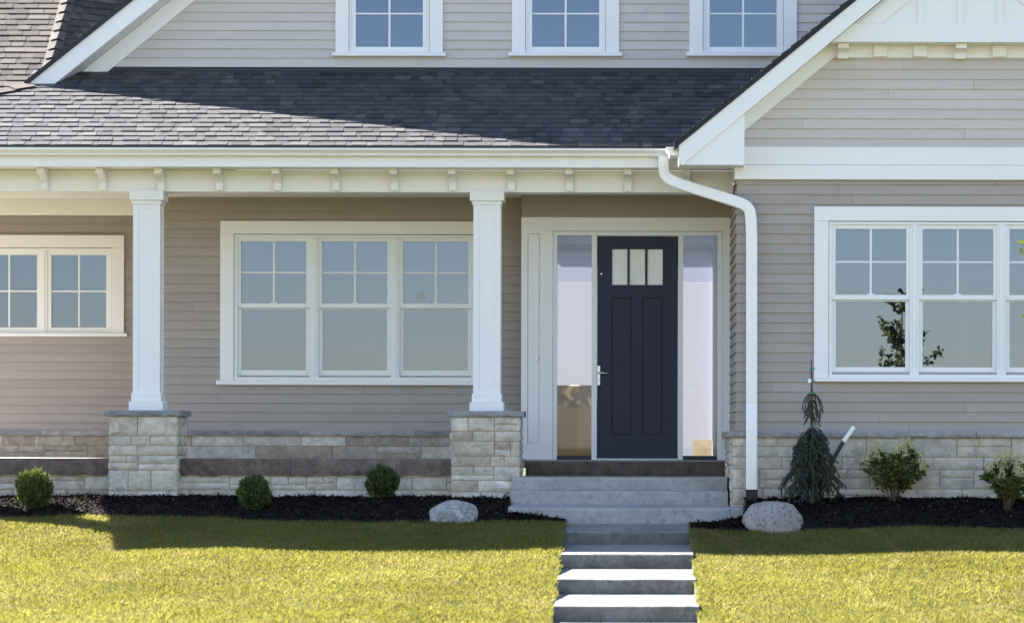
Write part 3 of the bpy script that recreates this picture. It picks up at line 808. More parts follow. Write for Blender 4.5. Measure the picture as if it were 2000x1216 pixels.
for a, b in lx:
    g = MB(); g.box(a + .0005, b - .0005, y0 + .016, y0 + .022, lz0 + .0005, lz1 - .0005); g.build('pane', M['frost'], door)
mb = MB(); hx = dx(1169.5); mb.box(hx - .016, hx + .016, y0 - .012, y0 - .0005, dz(752), dz(714))
mb.tube([(hx, y0 - .012, dz(741)), (hx, y0 - .03, dz(741))], .016, 12)
mb.build('handle_plate', M['steel'], door, bevel=.003)
mb = MB(); hz = dz(728)
mb.tube([(hx, y0 - .011, hz), (hx, y0 - .055, hz), (hx + .015, y0 - .062, hz), (hx + .115, y0 - .06, hz - .004)], [.011, .010, .010, .008], 10); mb.build('lever', M['steel'], door, smooth=True)
mb = MB(); mb.tube([(dx(1174), y0 - .006, dz(535)), (dx(1174), y0 - .0005, dz(535))], .008, 10); mb.build('peephole', M['steel'], door)
mb = MB(); mb.box(dx(1048) - .016, dx(1048) + .012, yt - .018, yt - .0005, dz(707), dz(695)); db = mb.build('doorbell', M['sash'], house, bevel=.004)
mb = MB(); mb.box(dx(1048) - .008, dx(1048) + .004, yt - .021, yt - .0185, dz(703.5), dz(699)); mb.build('button', M['steel'], db)

# --- downspout -------------------------------------------------------------
def sweep(mb, pts, wid, dep, ribs=None):
    o = len(mb.v); n = len(pts)
    for i, p in enumerate(pts):
        d = (pts[min(i + 1, n - 1)] - pts[max(i - 1, 0)]).normalized()
        b = Vector((0, 1, 0)); b = (b - d * b.dot(d)).normalized(); a = d.cross(b).normalized()
        k_ = ribs(i) if ribs else 1
        ch = .012
        for sa, sb in ((-1 + ch * 14, -1), (1 - ch * 14, -1), (1, -1 + ch * 18), (1, 1 - ch * 18), (1 - ch * 14, 1), (-1 + ch * 14, 1), (-1, 1 - ch * 18), (-1, -1 + ch * 18)):
            mb.v.append(tuple(p + a * sa * wid / 2 * k_ + b * sb * dep / 2 * k_))
    for i in range(n - 1):
        for j in range(8):
            mb.f.append([o + i * 8 + j, o + i * 8 + (j + 1) % 8, o + (i + 1) * 8 + (j + 1) % 8, o + (i + 1) * 8 + j]); mb.t.append(.5)
    mb.f += [[o + j for j in range(8)], [o + (n - 1) * 8 + j for j in range(8)]]; mb.t += [.5, .5]
def dp(px, py, y): return (X(px, y, py), y, Z(py, y, px))
vy = -2.69
path = [dp(1296.5, 305.5, -2.235), dp(1296.5, 330, -2.235), dp(1300, 346, -2.26), dp(1322, 358, -2.32), dp(1424, 389, -2.62), dp(1462, 402, vy), dp(1468, 428, vy), dp(1468, 560, vy)]
pts = smooth_path(path, 3) + [Vector(dp(1468, q, vy)) for q in (700, 790)] + [Vector(dp(1468, 812, -2.735)), Vector(dp(1468, 840, -2.79)), Vector(dp(1468, 955, -2.79))]
bend = [i for i, p in enumerate(pts) if p.z > pts[0].z - .29 and i > 4]
mb = MB(); sweep(mb, pts, .113, .078, lambda i: 1.0)
ds = mb.build('downspout', M['white_metal'], house)
mb = MB()
e = smooth_path(path, 5)
rib = [p for p in e if pts[0].z - .24 < p.z < pts[0].z - .07]
for p, q in list(zip(rib, rib[1:]))[::3]:
    mb = MB(); sweep(mb, [p, p.lerp(q, .5)], .118, .083); mb.build('elbow_rib', M['white_metal'], ds)
for q in (802, 806):
    mb = MB(); sweep(mb, [Vector(dp(1468, q, -2.71)), Vector(dp(1468, q + 1.5, -2.71))], .12, .09); mb.build('joint_rib', M['white_metal'], ds)
for i in range(-3, 4):
    mb = MB(); x_ = X(1468, -2.79, 930) + i * .014; mb.box(x_ - .002, x_ + .002, -2.832, -2.828, Z(954, -2.79, 1468), Z(915, -2.79, 1468)); mb.build('flute', M['white_metal'], ds)
mb = MB(); sweep(mb, [Vector(dp(1468, 955.5, -2.79)), Vector(dp(1468, 985, -2.79))], .122, .09); mb.build('drain_boot', M['rubber'], ds)

# --- rooms behind the glass ---------------------------------------------------
room(MAIN_X0 + .15, DOOR_X0 - .2, .10, 4.6, .3, 2.75)
room(-8.4, MAIN_X0 - .1, Y_LEFT + .10, 6.2, .3, 2.75)
room(WING_X + .12, 5.6, Y_WING + .10, 2.4, .0, 2.75)
room(-5.0, 3.4, .10, 4.2, 4.45, 6.2)
# doorway in the back wall of the wing room
mb = MB(); a, b = X(1890, 2.36, 600), X(1960, 2.36, 600)
mb.box(a - .12, a, 2.34, 2.399, 0, 2.25); mb.box(b, b + .12, 2.34, 2.399, 0, 2.25); mb.box(a - .12, b + .12, 2.335, 2.339, 2.1, 2.25); mb.build('inner_door_casing', M['sash'], house)
mb = MB(); mb.add([(a, 2.39, 0), (b, 2.39, 0), (b, 2.39, 2.1), (a, 2.39, 2.1)], [(0, 1, 2, 3)]); mb.build('inner_door', M['roomfloor'], house)
# hall: glazed garden doors at the far end
hall = room(DX0 + .06, WING_X - .05, yd + .11, 6.0, .0, 2.75, back=False)
mb = MB(); ha, hb = DX0 + .06, WING_X - .05
wl_, wr_ = -.50, .75
mb.box(ha, hb, 6.0, 6.06, 2.68, 2.75)
mb.build('interior_wall', M['room'], house)
mb = MB(); mb.add([(ha, 6.03, 0), (wl_, 6.03, 0), (wl_, 6.03, .92), (ha, 6.03, .92)], [(0, 1, 2, 3)]); mb.build('garden_pane', M['clear'], house)
def glow_film(name, col):
    m, n, l, p = new_mat(name); n.remove(p)
    a = n.new('ShaderNodeBsdfTranslucent'); a.inputs[0].default_value = (*col, 1); b = n.new('ShaderNodeBsdfDiffuse'); b.inputs[0].default_value = (.6, .6, .64, 1)
    ms = n.new('ShaderNodeMixShader'); ms.inputs[0].default_value = .5
    l.new(a.outputs[0], ms.inputs[1]); l.new(b.outputs[0], ms.inputs[2]); l.new(ms.outputs[0], n['Material Output'].inputs[0]); return m
M['glow_film'] = glow_film('glow_sheet_film', (.315, .315, .365)); M['glow_film_dim'] = glow_film('dim_glow_sheet_film', (.25, .25, .33))  # films of the added sheets; the upper one dimmer for a darker band
def glow_panel(name, z0, z1, y, mat, x0=ha, x1=hb, amp=.0):
    n = 120; vs = []; fs = []
    for i in range(n + 1):
        xx = x0 + (x1 - x0) * i / n; yy = y + amp * math.sin(xx * 46) + amp * .6 * math.sin(xx * 19 + 1)
        vs += [(xx, yy, z0), (xx, yy, z1)]
    for i in range(n): fs.append((2 * i, 2 * i + 2, 2 * i + 3, 2 * i + 1))
    mb = MB(); mb.add(vs, fs); mb.build(name, mat, house, smooth=True)
glow_panel('glow_sheet', .925, 2.25, 5.93, M['glow_film']); glow_panel('glow_sheet', .225, .924, 5.93, M['glow_film'], wl_, hb); glow_panel('glow_sheet', 0, .224, 5.93, M['glow_film'], wl_, wr_); glow_panel('dim_glow_sheet', 2.251, 2.70, 5.93, M['glow_film_dim'])  # added translucent sheets, put in to glow pale behind the sidelights

# ------------------------------------------------------------------ ground
YS = [-3000, -60, -36, -20, -14, -10, -7.6, -4.4, -3.5, -2.9, -2.0, 0, 9, 30, 3000]
ZS = [-2.2, -1.9, -1.75, -1.75, -1.72, -1.58, -1.31, -.86, -.69, -.60, -.62, -.9, -.6, -.2, -.2]
def lz(x, yy): return np.interp(yy, YS, ZS) + .018 * np.sin(x * 1.7 + yy * .8) * (np.abs(x) < 30) + .012 * np.sin(x * .7 - yy * 2.1)
BX = [-12, -9, -5, -3.2, -2.3, -1.3, -.72, -.5, .4, .56, 1.2, 2.0, 2.8, 4.5, 8]
BY = [-2.8, -2.85, -2.92, -2.98, -3.06, -3.12, -3.22, -3.3, -3.4, -3.45, -3.56, -3.55, -3.46, -3.36, -3.3]
def bed(x): return np.interp(x, BX, BY) + .02 * np.sin(x * 5.3) + .013 * np.sin(x * 13.1 + 1)
def axis(parts):
    o = []
    for a, b, n in parts: o += list(np.linspace(a, b, n, endpoint=False))
    return np.array(o + [parts[-1][1]])
gx = np.sort(np.concatenate([axis([(-3000, -60, 8), (-60, -10, 12), (-10, 8, 90), (8, 60, 12), (60, 3000, 8)]), [-.70, -.69, .54, .55]]))
gy_ = axis([(-3000, -60, 6), (-60, -16, 10), (-16, -2, 90), (-2, 40, 14), (40, 3000, 8)])
GX, GY = np.meshgrid(gx, gy_); GZ = lz(GX, GY) - .012
GZ -= .30 * ((GX > -.695) & (GX < .545) & (GY < -2) & (GY > -9.1))   # trench under the walkway steps
v = np.stack([GX, GY, GZ], -1).reshape(-1, 3); W = len(gx)
fs = [(j * W + i, j * W + i + 1, (j + 1) * W + i + 1, (j + 1) * W + i) for j in range(len(gy_) - 1) for i in range(W - 1)]
m, n, l, p = new_mat('lawn_soil')
t = tex(n, l, 1.2, 6, .7); t2 = tex(n, l, 30, 5, .7)
c = mix(n, l, ramp(n, l, t.outputs[0], .35, .65), (.085, .09, .022), (.14, .13, .035))
c = mix(n, l, ramp(n, l, t2.outputs[0], .45, .7), c, (.06, .055, .02))
l.new(c, p.inputs['Base Color']); p.inputs['Roughness'].default_value = .95
bump(n, l, p, t2.outputs[0], .8, .03); M['soil'] = m
me = bpy.data.meshes.new('ground'); me.from_pydata(v.tolist(), [], fs); me.materials.append(m)
g = bpy.data.objects.new('ground', me); C.objects.link(g); struct(g)
for q in me.polygons: q.use_smooth = True
# street in front, behind the photographer
mb = MB(); mb.add([(-400, -46, -1.80), (400, -46, -1.80), (400, -38, -1.735), (-400, -38, -1.735)], [(0, 1, 2, 3)])
M['asphalt'] = toned('asphalt', [(0, (.05, .05, .05)), (1, (.05, .05, .05))], .9, 8, .3, .4, .004, 60)
struct(mb.build('road', M['asphalt']))
# meadow rise behind the house
mb = MB(); vs = []; fs = []
for j in range(9):
    for i in range(25):
        xx = -90 + 180 * i / 24; yy = 34 + 9 * j
        hh = max(0, 1.75 * math.sin(min(1, j / 5) * math.pi / 2) - .4 * (xx > 8)) * (1 if j < 8 else .2)
        hh *= .72 + .28 * math.cos((xx + 3) * .12)
        vs.append((xx, yy, -.25 + hh + .1 * noise.noise(Vector((xx * .1, yy * .1, 0)))))
for j in range(8):
    for i in range(24): fs.append((j * 25 + i, j * 25 + i + 1, (j + 1) * 25 + i + 1, (j + 1) * 25 + i))
mb.add(vs, fs)
M['meadow'] = toned('dry_meadow', [(0, (.13, .088, .022)), (1, (.13, .088, .022))], .95, 3.5, .7, .6, .1, 6)
struct(mb.build('hill', M['meadow'], smooth=True))

def vnoise(x, y, s, seed):
    r = np.random.default_rng(seed); T = r.random((64, 64)); u = x * s; w_ = y * s
    i = np.floor(u).astype(int); j = np.floor(w_).astype(int); f = u - i; g = w_ - j; f = f * f * (3 - 2 * f); g = g * g * (3 - 2 * g)
    A = T[i % 64, j % 64]; B = T[(i + 1) % 64, j % 64]; Cc = T[i % 64, (j + 1) % 64]; Dd = T[(i + 1) % 64, (j + 1) % 64]
    return (A * (1 - f) + B * f) * (1 - g) + (Cc * (1 - f) + Dd * f) * g
# wood beyond the meadow, seen through the hall
nw = 9000; wx = rng.uniform(-70, 70, nw); wy_ = rng.uniform(112, 122, nw); top_ = 2.6 + 1.4 * vnoise(wx + 80, wy_, .16, 33) + .7 * vnoise(wx + 80, wy_, .6, 34)
wz_ = -.5 + (top_ + .5) * rng.random(nw) ** .8
wv = leaves(np.stack([wx, wy_, wz_], 1), rng.normal(size=(nw, 3)), rng.uniform(.5, 1.1, nw), rng.uniform(.15, .4, nw), .1)
struct(np_mesh('far_wood', wv, None, M['leaf'], None, colors(nw, [(.06, .07, .03), (.09, .09, .04), (.045, .055, .028)])), 'stuff')

# lawn blades
def in_steps(x, yy):
    j = .02 * np.sin(yy * 9.0) + .012 * np.sin(yy * 23.0) + rng.normal(0, .008, np.shape(x))
    a = (yy > -8.95) & (yy < -2.85) & (x > -.715 + j) & (x < .565 + j)
    b = (yy >= -2.93) & (x > -1.32) & (x < 1.13)
    return a | b
NB = 800000
bx = rng.uniform(-8.4, 6.4, NB); by = rng.uniform(-9.6, -2.7, NB)
ok = (by < bed(bx) + rng.uniform(-.04, .05, NB)) & ~in_steps(bx, by)
thin = vnoise(bx, by, 1.4, 3) * .5 + vnoise(bx, by, 4.0, 4) * .3 + vnoise(bx, by, 11, 14) * .2
hole = (vnoise(bx, by, 3.1, 17) * .6 + vnoise(bx, by, 8, 18) * .4 > .80)
ok &= (rng.random(NB) < .42 + .95 * thin) & ~(hole & (rng.random(NB) < .6))
bx, by, thin = bx[ok], by[ok], thin[ok]; nb = len(bx)
bz = lz(bx, by) - .004
hgt = rng.uniform(.02, .045, nb) * (.75 + .6 * vnoise(bx, by, 2.6, 5))
lean = rng.normal(0, .55, (nb, 2)); Dv = np.stack([lean[:, 0], lean[:, 1], np.ones(nb)], 1); Dv = unit(Dv)
az = rng.uniform(0, 2 * np.pi, nb); S = np.stack([np.cos(az), np.sin(az), np.zeros(nb)], 1)
P = np.stack([bx, by, bz], 1); wd = rng.uniform(.0017, .0033, nb)[:, None]
droop = np.stack([lean[:, 0], lean[:, 1], np.zeros(nb)], 1) * (hgt * .5)[:, None]
verts = np.stack([P - S * wd, P + S * wd, P + Dv * (hgt * .6)[:, None] + S * wd * .7, P + Dv * hgt[:, None] + droop, P + Dv * (hgt * .6)[:, None] - S * wd * .7], 1).reshape(-1, 3)
pg = np.array([(.150, .162, .046), (.175, .179, .052), (.20, .194, .064), (.132, .149, .045)]); ps = np.array([(.235, .215, .105), (.21, .195, .09), (.28, .26, .15)])
cg = pg[rng.integers(0, 4, nb)]; cs = ps[rng.integers(0, 3, nb)]
strawp = np.clip((vnoise(bx, by, .9, 6) * .5 + vnoise(bx, by, 3.3, 7) * .5 - .40) * 1.3, .06, .5)
# straw-coloured seams between the sod strips
seam = np.exp(-((np.mod(bx + .25 * np.sin(by * 1.7), 1.55) - .77) / .05) ** 2) * (bx > .7) * .7 + np.exp(-((np.mod(by + .06 * np.sin(bx * 3), 1.1) - .5) / .04) ** 2) * .45
st = rng.random(nb) < np.clip(strawp + seam, 0, .8)
cc = np.where(st[:, None], cs, cg) * rng.uniform(.86, 1.14, (nb, 1)) * (.80 + .40 * vnoise(bx, by, 1.1, 8) * .6 + .40 * vnoise(bx, by, 6.5, 9) * .4)[:, None]
gr = np_mesh('lawn_grass', verts, None, M['grass'], None, np.repeat(cc, 5, 0), 5); struct(gr, 'stuff')

# mulch beds
def mulch_back(x, wall_y, zw):
    ins = (x > -1.29) & (x < 1.115)               # in front of the door steps
    zs_ = np.where(x < 0, np.interp(x, [-1.29, -.72], [-.585, -.70]), np.interp(x, [.56, 1.115], [-.73, -.60]))
    return np.where(ins, -2.90, wall_y), np.where(ins, zs_, zw)
def mulch_z(x, yy, wall_y, zw):
    wall_y, zw = mulch_back(x, wall_y, zw)
    f_ = bed(x); t_ = np.clip((yy - f_) / (wall_y - f_ + 1e-6), 0, 1)
    zf = lz(x, f_) + .015
    return zf + (zw - zf) * (t_ ** .85) + .05 * np.sin(np.pi * t_) + .022 * (vnoise(x, yy, 5, 21) - .5) + .014 * (vnoise(x, yy, 14, 22) - .5)
M['mulch'] = toned('dark_mulch', [(0, (.012, .009, .008)), (1, (.012, .009, .008))], .95, 40, .6, 1, .02, 90)
beds = [(-9.2, -.722, -1.72, -.40), (.572, 6.2, -2.6, -.385)]
chips = []; chipc = []
for x0, x1, wy, zw in beds:
    nx, ny = int((x1 - x0) / .03), 28; vs = []; fs = []
    for i in range(nx + 1):
        for j in range(ny + 1):
            xx = x0 + (x1 - x0) * i / nx; f_ = float(bed(xx)) - .03; yy = f_ + (float(mulch_back(np.array([xx]), wy, zw)[0][0]) - f_) * j / ny
            zz = float(mulch_z(np.array([xx]), np.array([yy]), wy, zw)[0])
            if j == 0: zz -= .05
            vs.append((xx, yy, zz))
    for i in range(nx):
        for j in range(ny): fs.append((i * (ny + 1) + j, (i + 1) * (ny + 1) + j, (i + 1) * (ny + 1) + j + 1, i * (ny + 1) + j + 1))
    mb = MB(); mb.add(vs, fs); struct(mb.build('mulch_bed', M['mulch'], smooth=True))
    nch = int(2600 * (x1 - x0)); cx = rng.uniform(x0, x1, nch); f_ = bed(cx); cy = f_ + (mulch_back(cx, wy, zw)[0] - f_) * rng.random(nch)
    cz = mulch_z(cx, cy, wy, zw);
    Dd = rng.normal(size=(nch, 3)); Dd[:, 2] = rng.normal(.15, .3, nch)
    chips.append(leaves(np.stack([cx, cy, cz + .002], 1), Dd, rng.uniform(.02, .065, nch), rng.uniform(.004, .011, nch), .05))
    pal = np.array([(.010, .0075, .007)] * 18 + [(.022, .015, .012)] * 5 + [(.09, .06, .04)] * 1); chipc.append(np.repeat(pal[rng.integers(0, len(pal), nch)] * rng.uniform(.6, 1.4, (nch, 1)), 4, 0))
M['chip'] = leafmat('bark_chip', .0, (1, 1, 1), .95, .05)
struct(np_mesh('bark_chips', np.concatenate(chips), None, M['chip'], None, np.concatenate(chipc)), 'stuff')

# ------------------------------------------------------------------ steps
def slab(x0, x1, yb, yf, zb, zf, zbot, seed):
    """concrete step: slightly worn top, front face"""
    mb = MB(); n = 26; vs = []; fs = []; rd = random.Random(seed)
    prof = [(yb, zb), (yf + .02, zf + .001), (yf + .006, zf - .004), (yf, zf - .016), (yf + .004, zbot), (yb, zbot)]
    for i in range(n + 1):
        xx = x0 + (x1 - x0) * i / n
        for j, (a, b) in enumerate(prof):
            d = noise.noise(Vector((xx * 3, j * .3, seed))) * .004 + noise.noise(Vector((xx * 14, j, seed))) * .0016
            e = noise.noise(Vector((xx * 2, 5, seed))) * .004 if j in (1, 2, 3) else 0
            vs.append((xx + (noise.noise(Vector((j * 2.1, i, seed))) * .004 if i in (0, n) else 0), a + (d if 0 < j < 5 else 0), b + e))
    k_ = 6
    for i in range(n):
        for j in range(k_): fs.append((i * k_ + j, i * k_ + (j + 1) % k_, (i + 1) * k_ + (j + 1) % k_, (i + 1) * k_ + j))
    fs += [list(range(k_)), list(range(n * k_, n * k_ + k_))[::-1]]
    mb.add(vs, fs); return mb
fs_ = thing('front_steps', 'three wide grey concrete steps leading up to the navy front door', 'steps', (0, -1.3, -.65))
def child(mb, name, mat, par, **k):
    mb.v = [(a - par.location.x, b - par.location.y, c - par.location.z) for a, b, c in mb.v]; return mb.build(name, mat, par, **k)
SX0 = -1.285; SX1 = WING_X - .085
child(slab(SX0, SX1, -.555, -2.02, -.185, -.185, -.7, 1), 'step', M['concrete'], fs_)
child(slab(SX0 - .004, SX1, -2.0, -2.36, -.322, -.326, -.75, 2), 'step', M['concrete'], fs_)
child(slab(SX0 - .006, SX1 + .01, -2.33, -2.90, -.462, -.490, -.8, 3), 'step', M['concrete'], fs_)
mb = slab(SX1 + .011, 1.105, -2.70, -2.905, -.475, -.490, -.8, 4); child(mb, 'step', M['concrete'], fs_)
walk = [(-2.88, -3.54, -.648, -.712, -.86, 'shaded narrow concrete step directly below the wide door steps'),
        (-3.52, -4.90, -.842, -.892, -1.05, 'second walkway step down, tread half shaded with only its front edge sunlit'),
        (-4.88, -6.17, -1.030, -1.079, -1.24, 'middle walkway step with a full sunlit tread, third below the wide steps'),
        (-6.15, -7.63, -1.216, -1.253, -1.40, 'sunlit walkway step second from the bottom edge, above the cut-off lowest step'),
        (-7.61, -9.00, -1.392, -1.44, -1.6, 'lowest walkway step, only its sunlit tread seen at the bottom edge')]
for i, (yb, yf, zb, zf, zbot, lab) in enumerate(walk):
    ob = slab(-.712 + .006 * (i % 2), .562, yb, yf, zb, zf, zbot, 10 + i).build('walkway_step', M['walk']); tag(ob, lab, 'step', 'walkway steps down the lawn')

# ------------------------------------------------------------------ boulders
def foot(px, py, x0=None):
    wy, zw = (-1.72, -.40) if px < 1240 else (-2.6, -.385); best = None
    for yy in np.arange(wy - .12, -3.6, -.01):
        d = abs(float(mulch_z(np.array([X(px, yy, py)]), np.array([yy]), wy, zw)[0]) - Z(py, yy, px))
        if best is None or d < best[0] - 1e-4: best = (d, yy)
    return best[1]
def boulder(px, py_top, py_bot, wpx, y, seed, mat, label, flat=1.0, skew=0):
    s_ = (CY + y) / F; cx = X(px, y, py_bot); zt = Z(py_top, y, px); zb = Z(py_bot, y, px); hw = wpx * s_ / 2; hh = zt - zb
    import bmesh
    bm = bmesh.new(); bmesh.ops.create_icosphere(bm, subdivisions=5, radius=1)
    for v_ in bm.verts:
        p_ = v_.co.copy(); r = 1 + .16 * noise.noise(p_ * 1.1 + Vector((seed, 0, 0))) + .07 * noise.fractal(p_ * 2.4 + Vector((0, seed, 0)), .9, 2, 5)
        p_ = p_ * r
        q = Vector((math.copysign(abs(p_.x) ** .88, p_.x), p_.y, math.copysign(abs(p_.z) ** .82, p_.z)))
        v_.co = Vector((q.x * hw + skew * q.z * hw, q.y * hw * .75, (q.z + .04) / 1.04 * hh))
    me = bpy.data.meshes.new('boulder'); bm.to_mesh(me); bm.free()
    xs = [v_.co.x for v_ in me.vertices]; zs = max(v_.co.z for v_ in me.vertices)
    k_ = 2 * hw / (max(xs) - min(xs)); 
    for v_ in me.vertices: v_.co.x *= k_; v_.co.z *= hh / zs
    me.materials.append(mat)
    for q in me.polygons: q.use_smooth = True
    o = bpy.data.objects.new('boulder', me); C.objects.link(o); o.location = (cx, y, zb); tag(o, label, 'boulder', 'boulders beside the steps'); return o
boulder(887, 975.5, 1010, 97, -3.02, 3.3, granite('grey_granite', (.34, .34, .335), (.19, .19, .19), (.44, .44, .43), 14), 'flat grey boulder in the mulch left of the front steps', skew=.05)
boulder(1509, 977.5, 1030, 123, -3.40, 8.1, granite('pink_granite', (.37, .33, .31), (.27, .24, .23), (.08, .07, .068), 38), 'rounded pinkish speckled boulder in the mulch right of the front steps', skew=-.05)

# ------------------------------------------------------------------ shrubs
def globe(px, py_top, py_bot, wpx, y, seed, label, pal):
    y = min(foot(px, py_bot), -2.0)
    s_ = (CY + y) / F; cx = X(px, y, py_bot); zb = Z(py_bot, y, px); zt = Z(py_top, y, px); r = wpx * s_ / 2; h_ = (zt - zb) / 2; r *= .93; h_ *= .96
    t_ = thing('globe_shrub', label, 'shrub', (cx, y, zb - .01), 'round evergreen shrubs along the porch base')
    n_ = 4600; d = unit(rng.normal(size=(n_, 3))); rad = rng.uniform(.35, 1, n_) ** .45
    lump = .98 + .20 * (np.array([noise.noise(Vector(tuple(q * 2.2)) + Vector((seed, 0, 0))) + .7 * noise.noise(Vector(tuple(q * 6)) + Vector((seed, 3, 0))) for q in d])) + rng.normal(0, .05, n_)
    P_ = d * (rad * lump)[:, None] * np.array([r * .93, r * .93, h_ * .95]); P_[:, 2] += h_ * 1.0
    P_[:, 2] = np.maximum(P_[:, 2], .01)
    D_ = d * .7 + np.array([0, 0, .75]) + rng.normal(0, .28, (n_, 3))
    v_ = leaves(P_ - unit(D_) * .02, D_, rng.uniform(.035, .07, n_), rng.uniform(.0055, .011, n_), .1)
    np_mesh('foliage', v_, None, M['leaf'], t_, colors(n_, pal, jit=.5))
    mb = MB()
    for i in range(9):
        a = i * 2.4; mb.tube([(0, 0, -.03), (math.cos(a) * r * .3, math.sin(a) * r * .3, h_ * .7), (math.cos(a) * r * .62, math.sin(a) * r * .62, h_ * 1.35)], [.012, .008, .003], 5)
    mb.build('stem', M['bark'], t_)
gpal = [(.085, .12, .04), (.12, .155, .045), (.06, .09, .032), (.16, .19, .055)]
gp2 = [(.075, .11, .042), (.10, .14, .048), (.052, .082, .034), (.135, .165, .056)]
globe(67, 911, 992, 78, -2.10, 1, 'sunlit round evergreen shrub at the far left, beyond the left stone pier', gpal)
globe(496, 925, 993, 72, -2.15, 5, 'round evergreen shrub just right of the left stone pier', gp2)
globe(747, 906, 972, 71, -2.10, 9, 'round dark evergreen shrub nearest the right stone pier', gp2)

def hydrangea(px, py_top, py_bot, wpx, y, seed, label, nfl, dense):
    y = foot(px, py_bot)
    rd = random.Random(seed); s_ = (CY + y) / F; cx = X(px, y, py_bot); zb = Z(py_bot, y, px); H_ = Z(py_top, y, px) - zb; r = wpx * s_ / 2
    t_ = thing('hydrangea_bush', label, 'shrub', (cx, y, zb - .01), 'flowering bushes along the wing wall')
    mb = MB(); LP = []; LD = []; tips = []
    for i in range(30):
        a = rd.uniform(0, 6.283); q = rd.uniform(.0, 1) ** .6; ex, ey = math.cos(a) * r * q, math.sin(a) * r * q * .85; ez = H_ * (1.0 - .36 * q ** 3) * rd.uniform(.86, 1.06)
        p0 = Vector((rd.uniform(-.05, .05), rd.uniform(-.04, .04), -.02)); p2 = Vector((ex, ey, ez)); p1 = p0.lerp(p2, .5) + Vector((ex * -.06, 0, .02))
        pts = smooth_path([p0, p0 + (p1 - p0) * .6, p1, p2], 2); mb.tube(pts, [.0042 - .0028 * k_ / (len(pts) - 1) for k_ in range(len(pts))], 5, rd.random())
        tips.append(p2)
        for k_ in range(dense):
            f_ = 1 - .52 * rd.random() ** 1.5; p_ = pts[int(f_ * (len(pts) - 1))] + Vector((rd.gauss(0, .018), rd.gauss(0, .018), rd.gauss(0, .018)))
            b = rd.uniform(0, 6.283); LP.append(p_); LD.append((math.cos(b) + ex * 1.2, math.sin(b) + ey, rd.uniform(-.5, .5)))
    mb.build('stem', M['bark'], t_)
    LP = np.array([tuple(q) for q in LP]); LD = np.array(LD); n_ = len(LP); hf = LP[:, 2] / H_
    v_ = leaves(LP, LD, rng.uniform(.036, .068, n_), rng.uniform(.010, .019, n_), .12)
    pal = np.array([(.095, .13, .035), (.125, .16, .042), (.07, .10, .028), (.16, .18, .05)]); au = np.array([(.16, .12, .03), (.12, .06, .025), (.10, .045, .02)])
    low = rng.random(n_) < np.clip(.8 - hf * 1.2, .04, .5)
    c_ = np.where(low[:, None], au[rng.integers(0, 3, n_)], pal[rng.integers(0, 4, n_)]) * rng.uniform(.75, 1.25, (n_, 1))
    np_mesh('foliage', v_, None, M['leaf'], t_, np.repeat(c_, 4, 0))
    P_ = []; 
    order = sorted(tips, key=lambda q: -(q.z / H_) + .5 * (q.y / r) + rd.uniform(0, .35))[:nfl]
    for q in order:
        sc_ = rd.uniform(1.1, 1.7)
        for k_ in range(110):
            z_ = rd.uniform(0, 1); rr = .036 * sc_ * (1 - z_ * .75) * rd.uniform(.4, 1); a = rd.uniform(0, 6.283)
            P_.append((q.x + math.cos(a) * rr, q.y - .05 + math.sin(a) * rr, q.z + .0 + z_ * .075 * sc_))
    P_ = np.array(P_); n_ = len(P_)
    v_ = leaves(P_, rng.normal(size=(n_, 3)), rng.uniform(.011, .018, n_), rng.uniform(.005, .008, n_), .1)
    np_mesh('flowers', v_, None, M['leaf'], t_, colors(n_, [(.58, .55, .32), (.66, .63, .44), (.50, .48, .24), (.70, .68, .52)], jit=.15))
hydrangea(1744, 872, 978, 124, -3.0, 2, 'cream flowered hydrangea bush between the spruce and the right edge bush', 24, 62)
hydrangea(1968, 900, 992, 120, -3.02, 6, 'cream flowered bush cut off by the right edge of the picture', 20, 70)

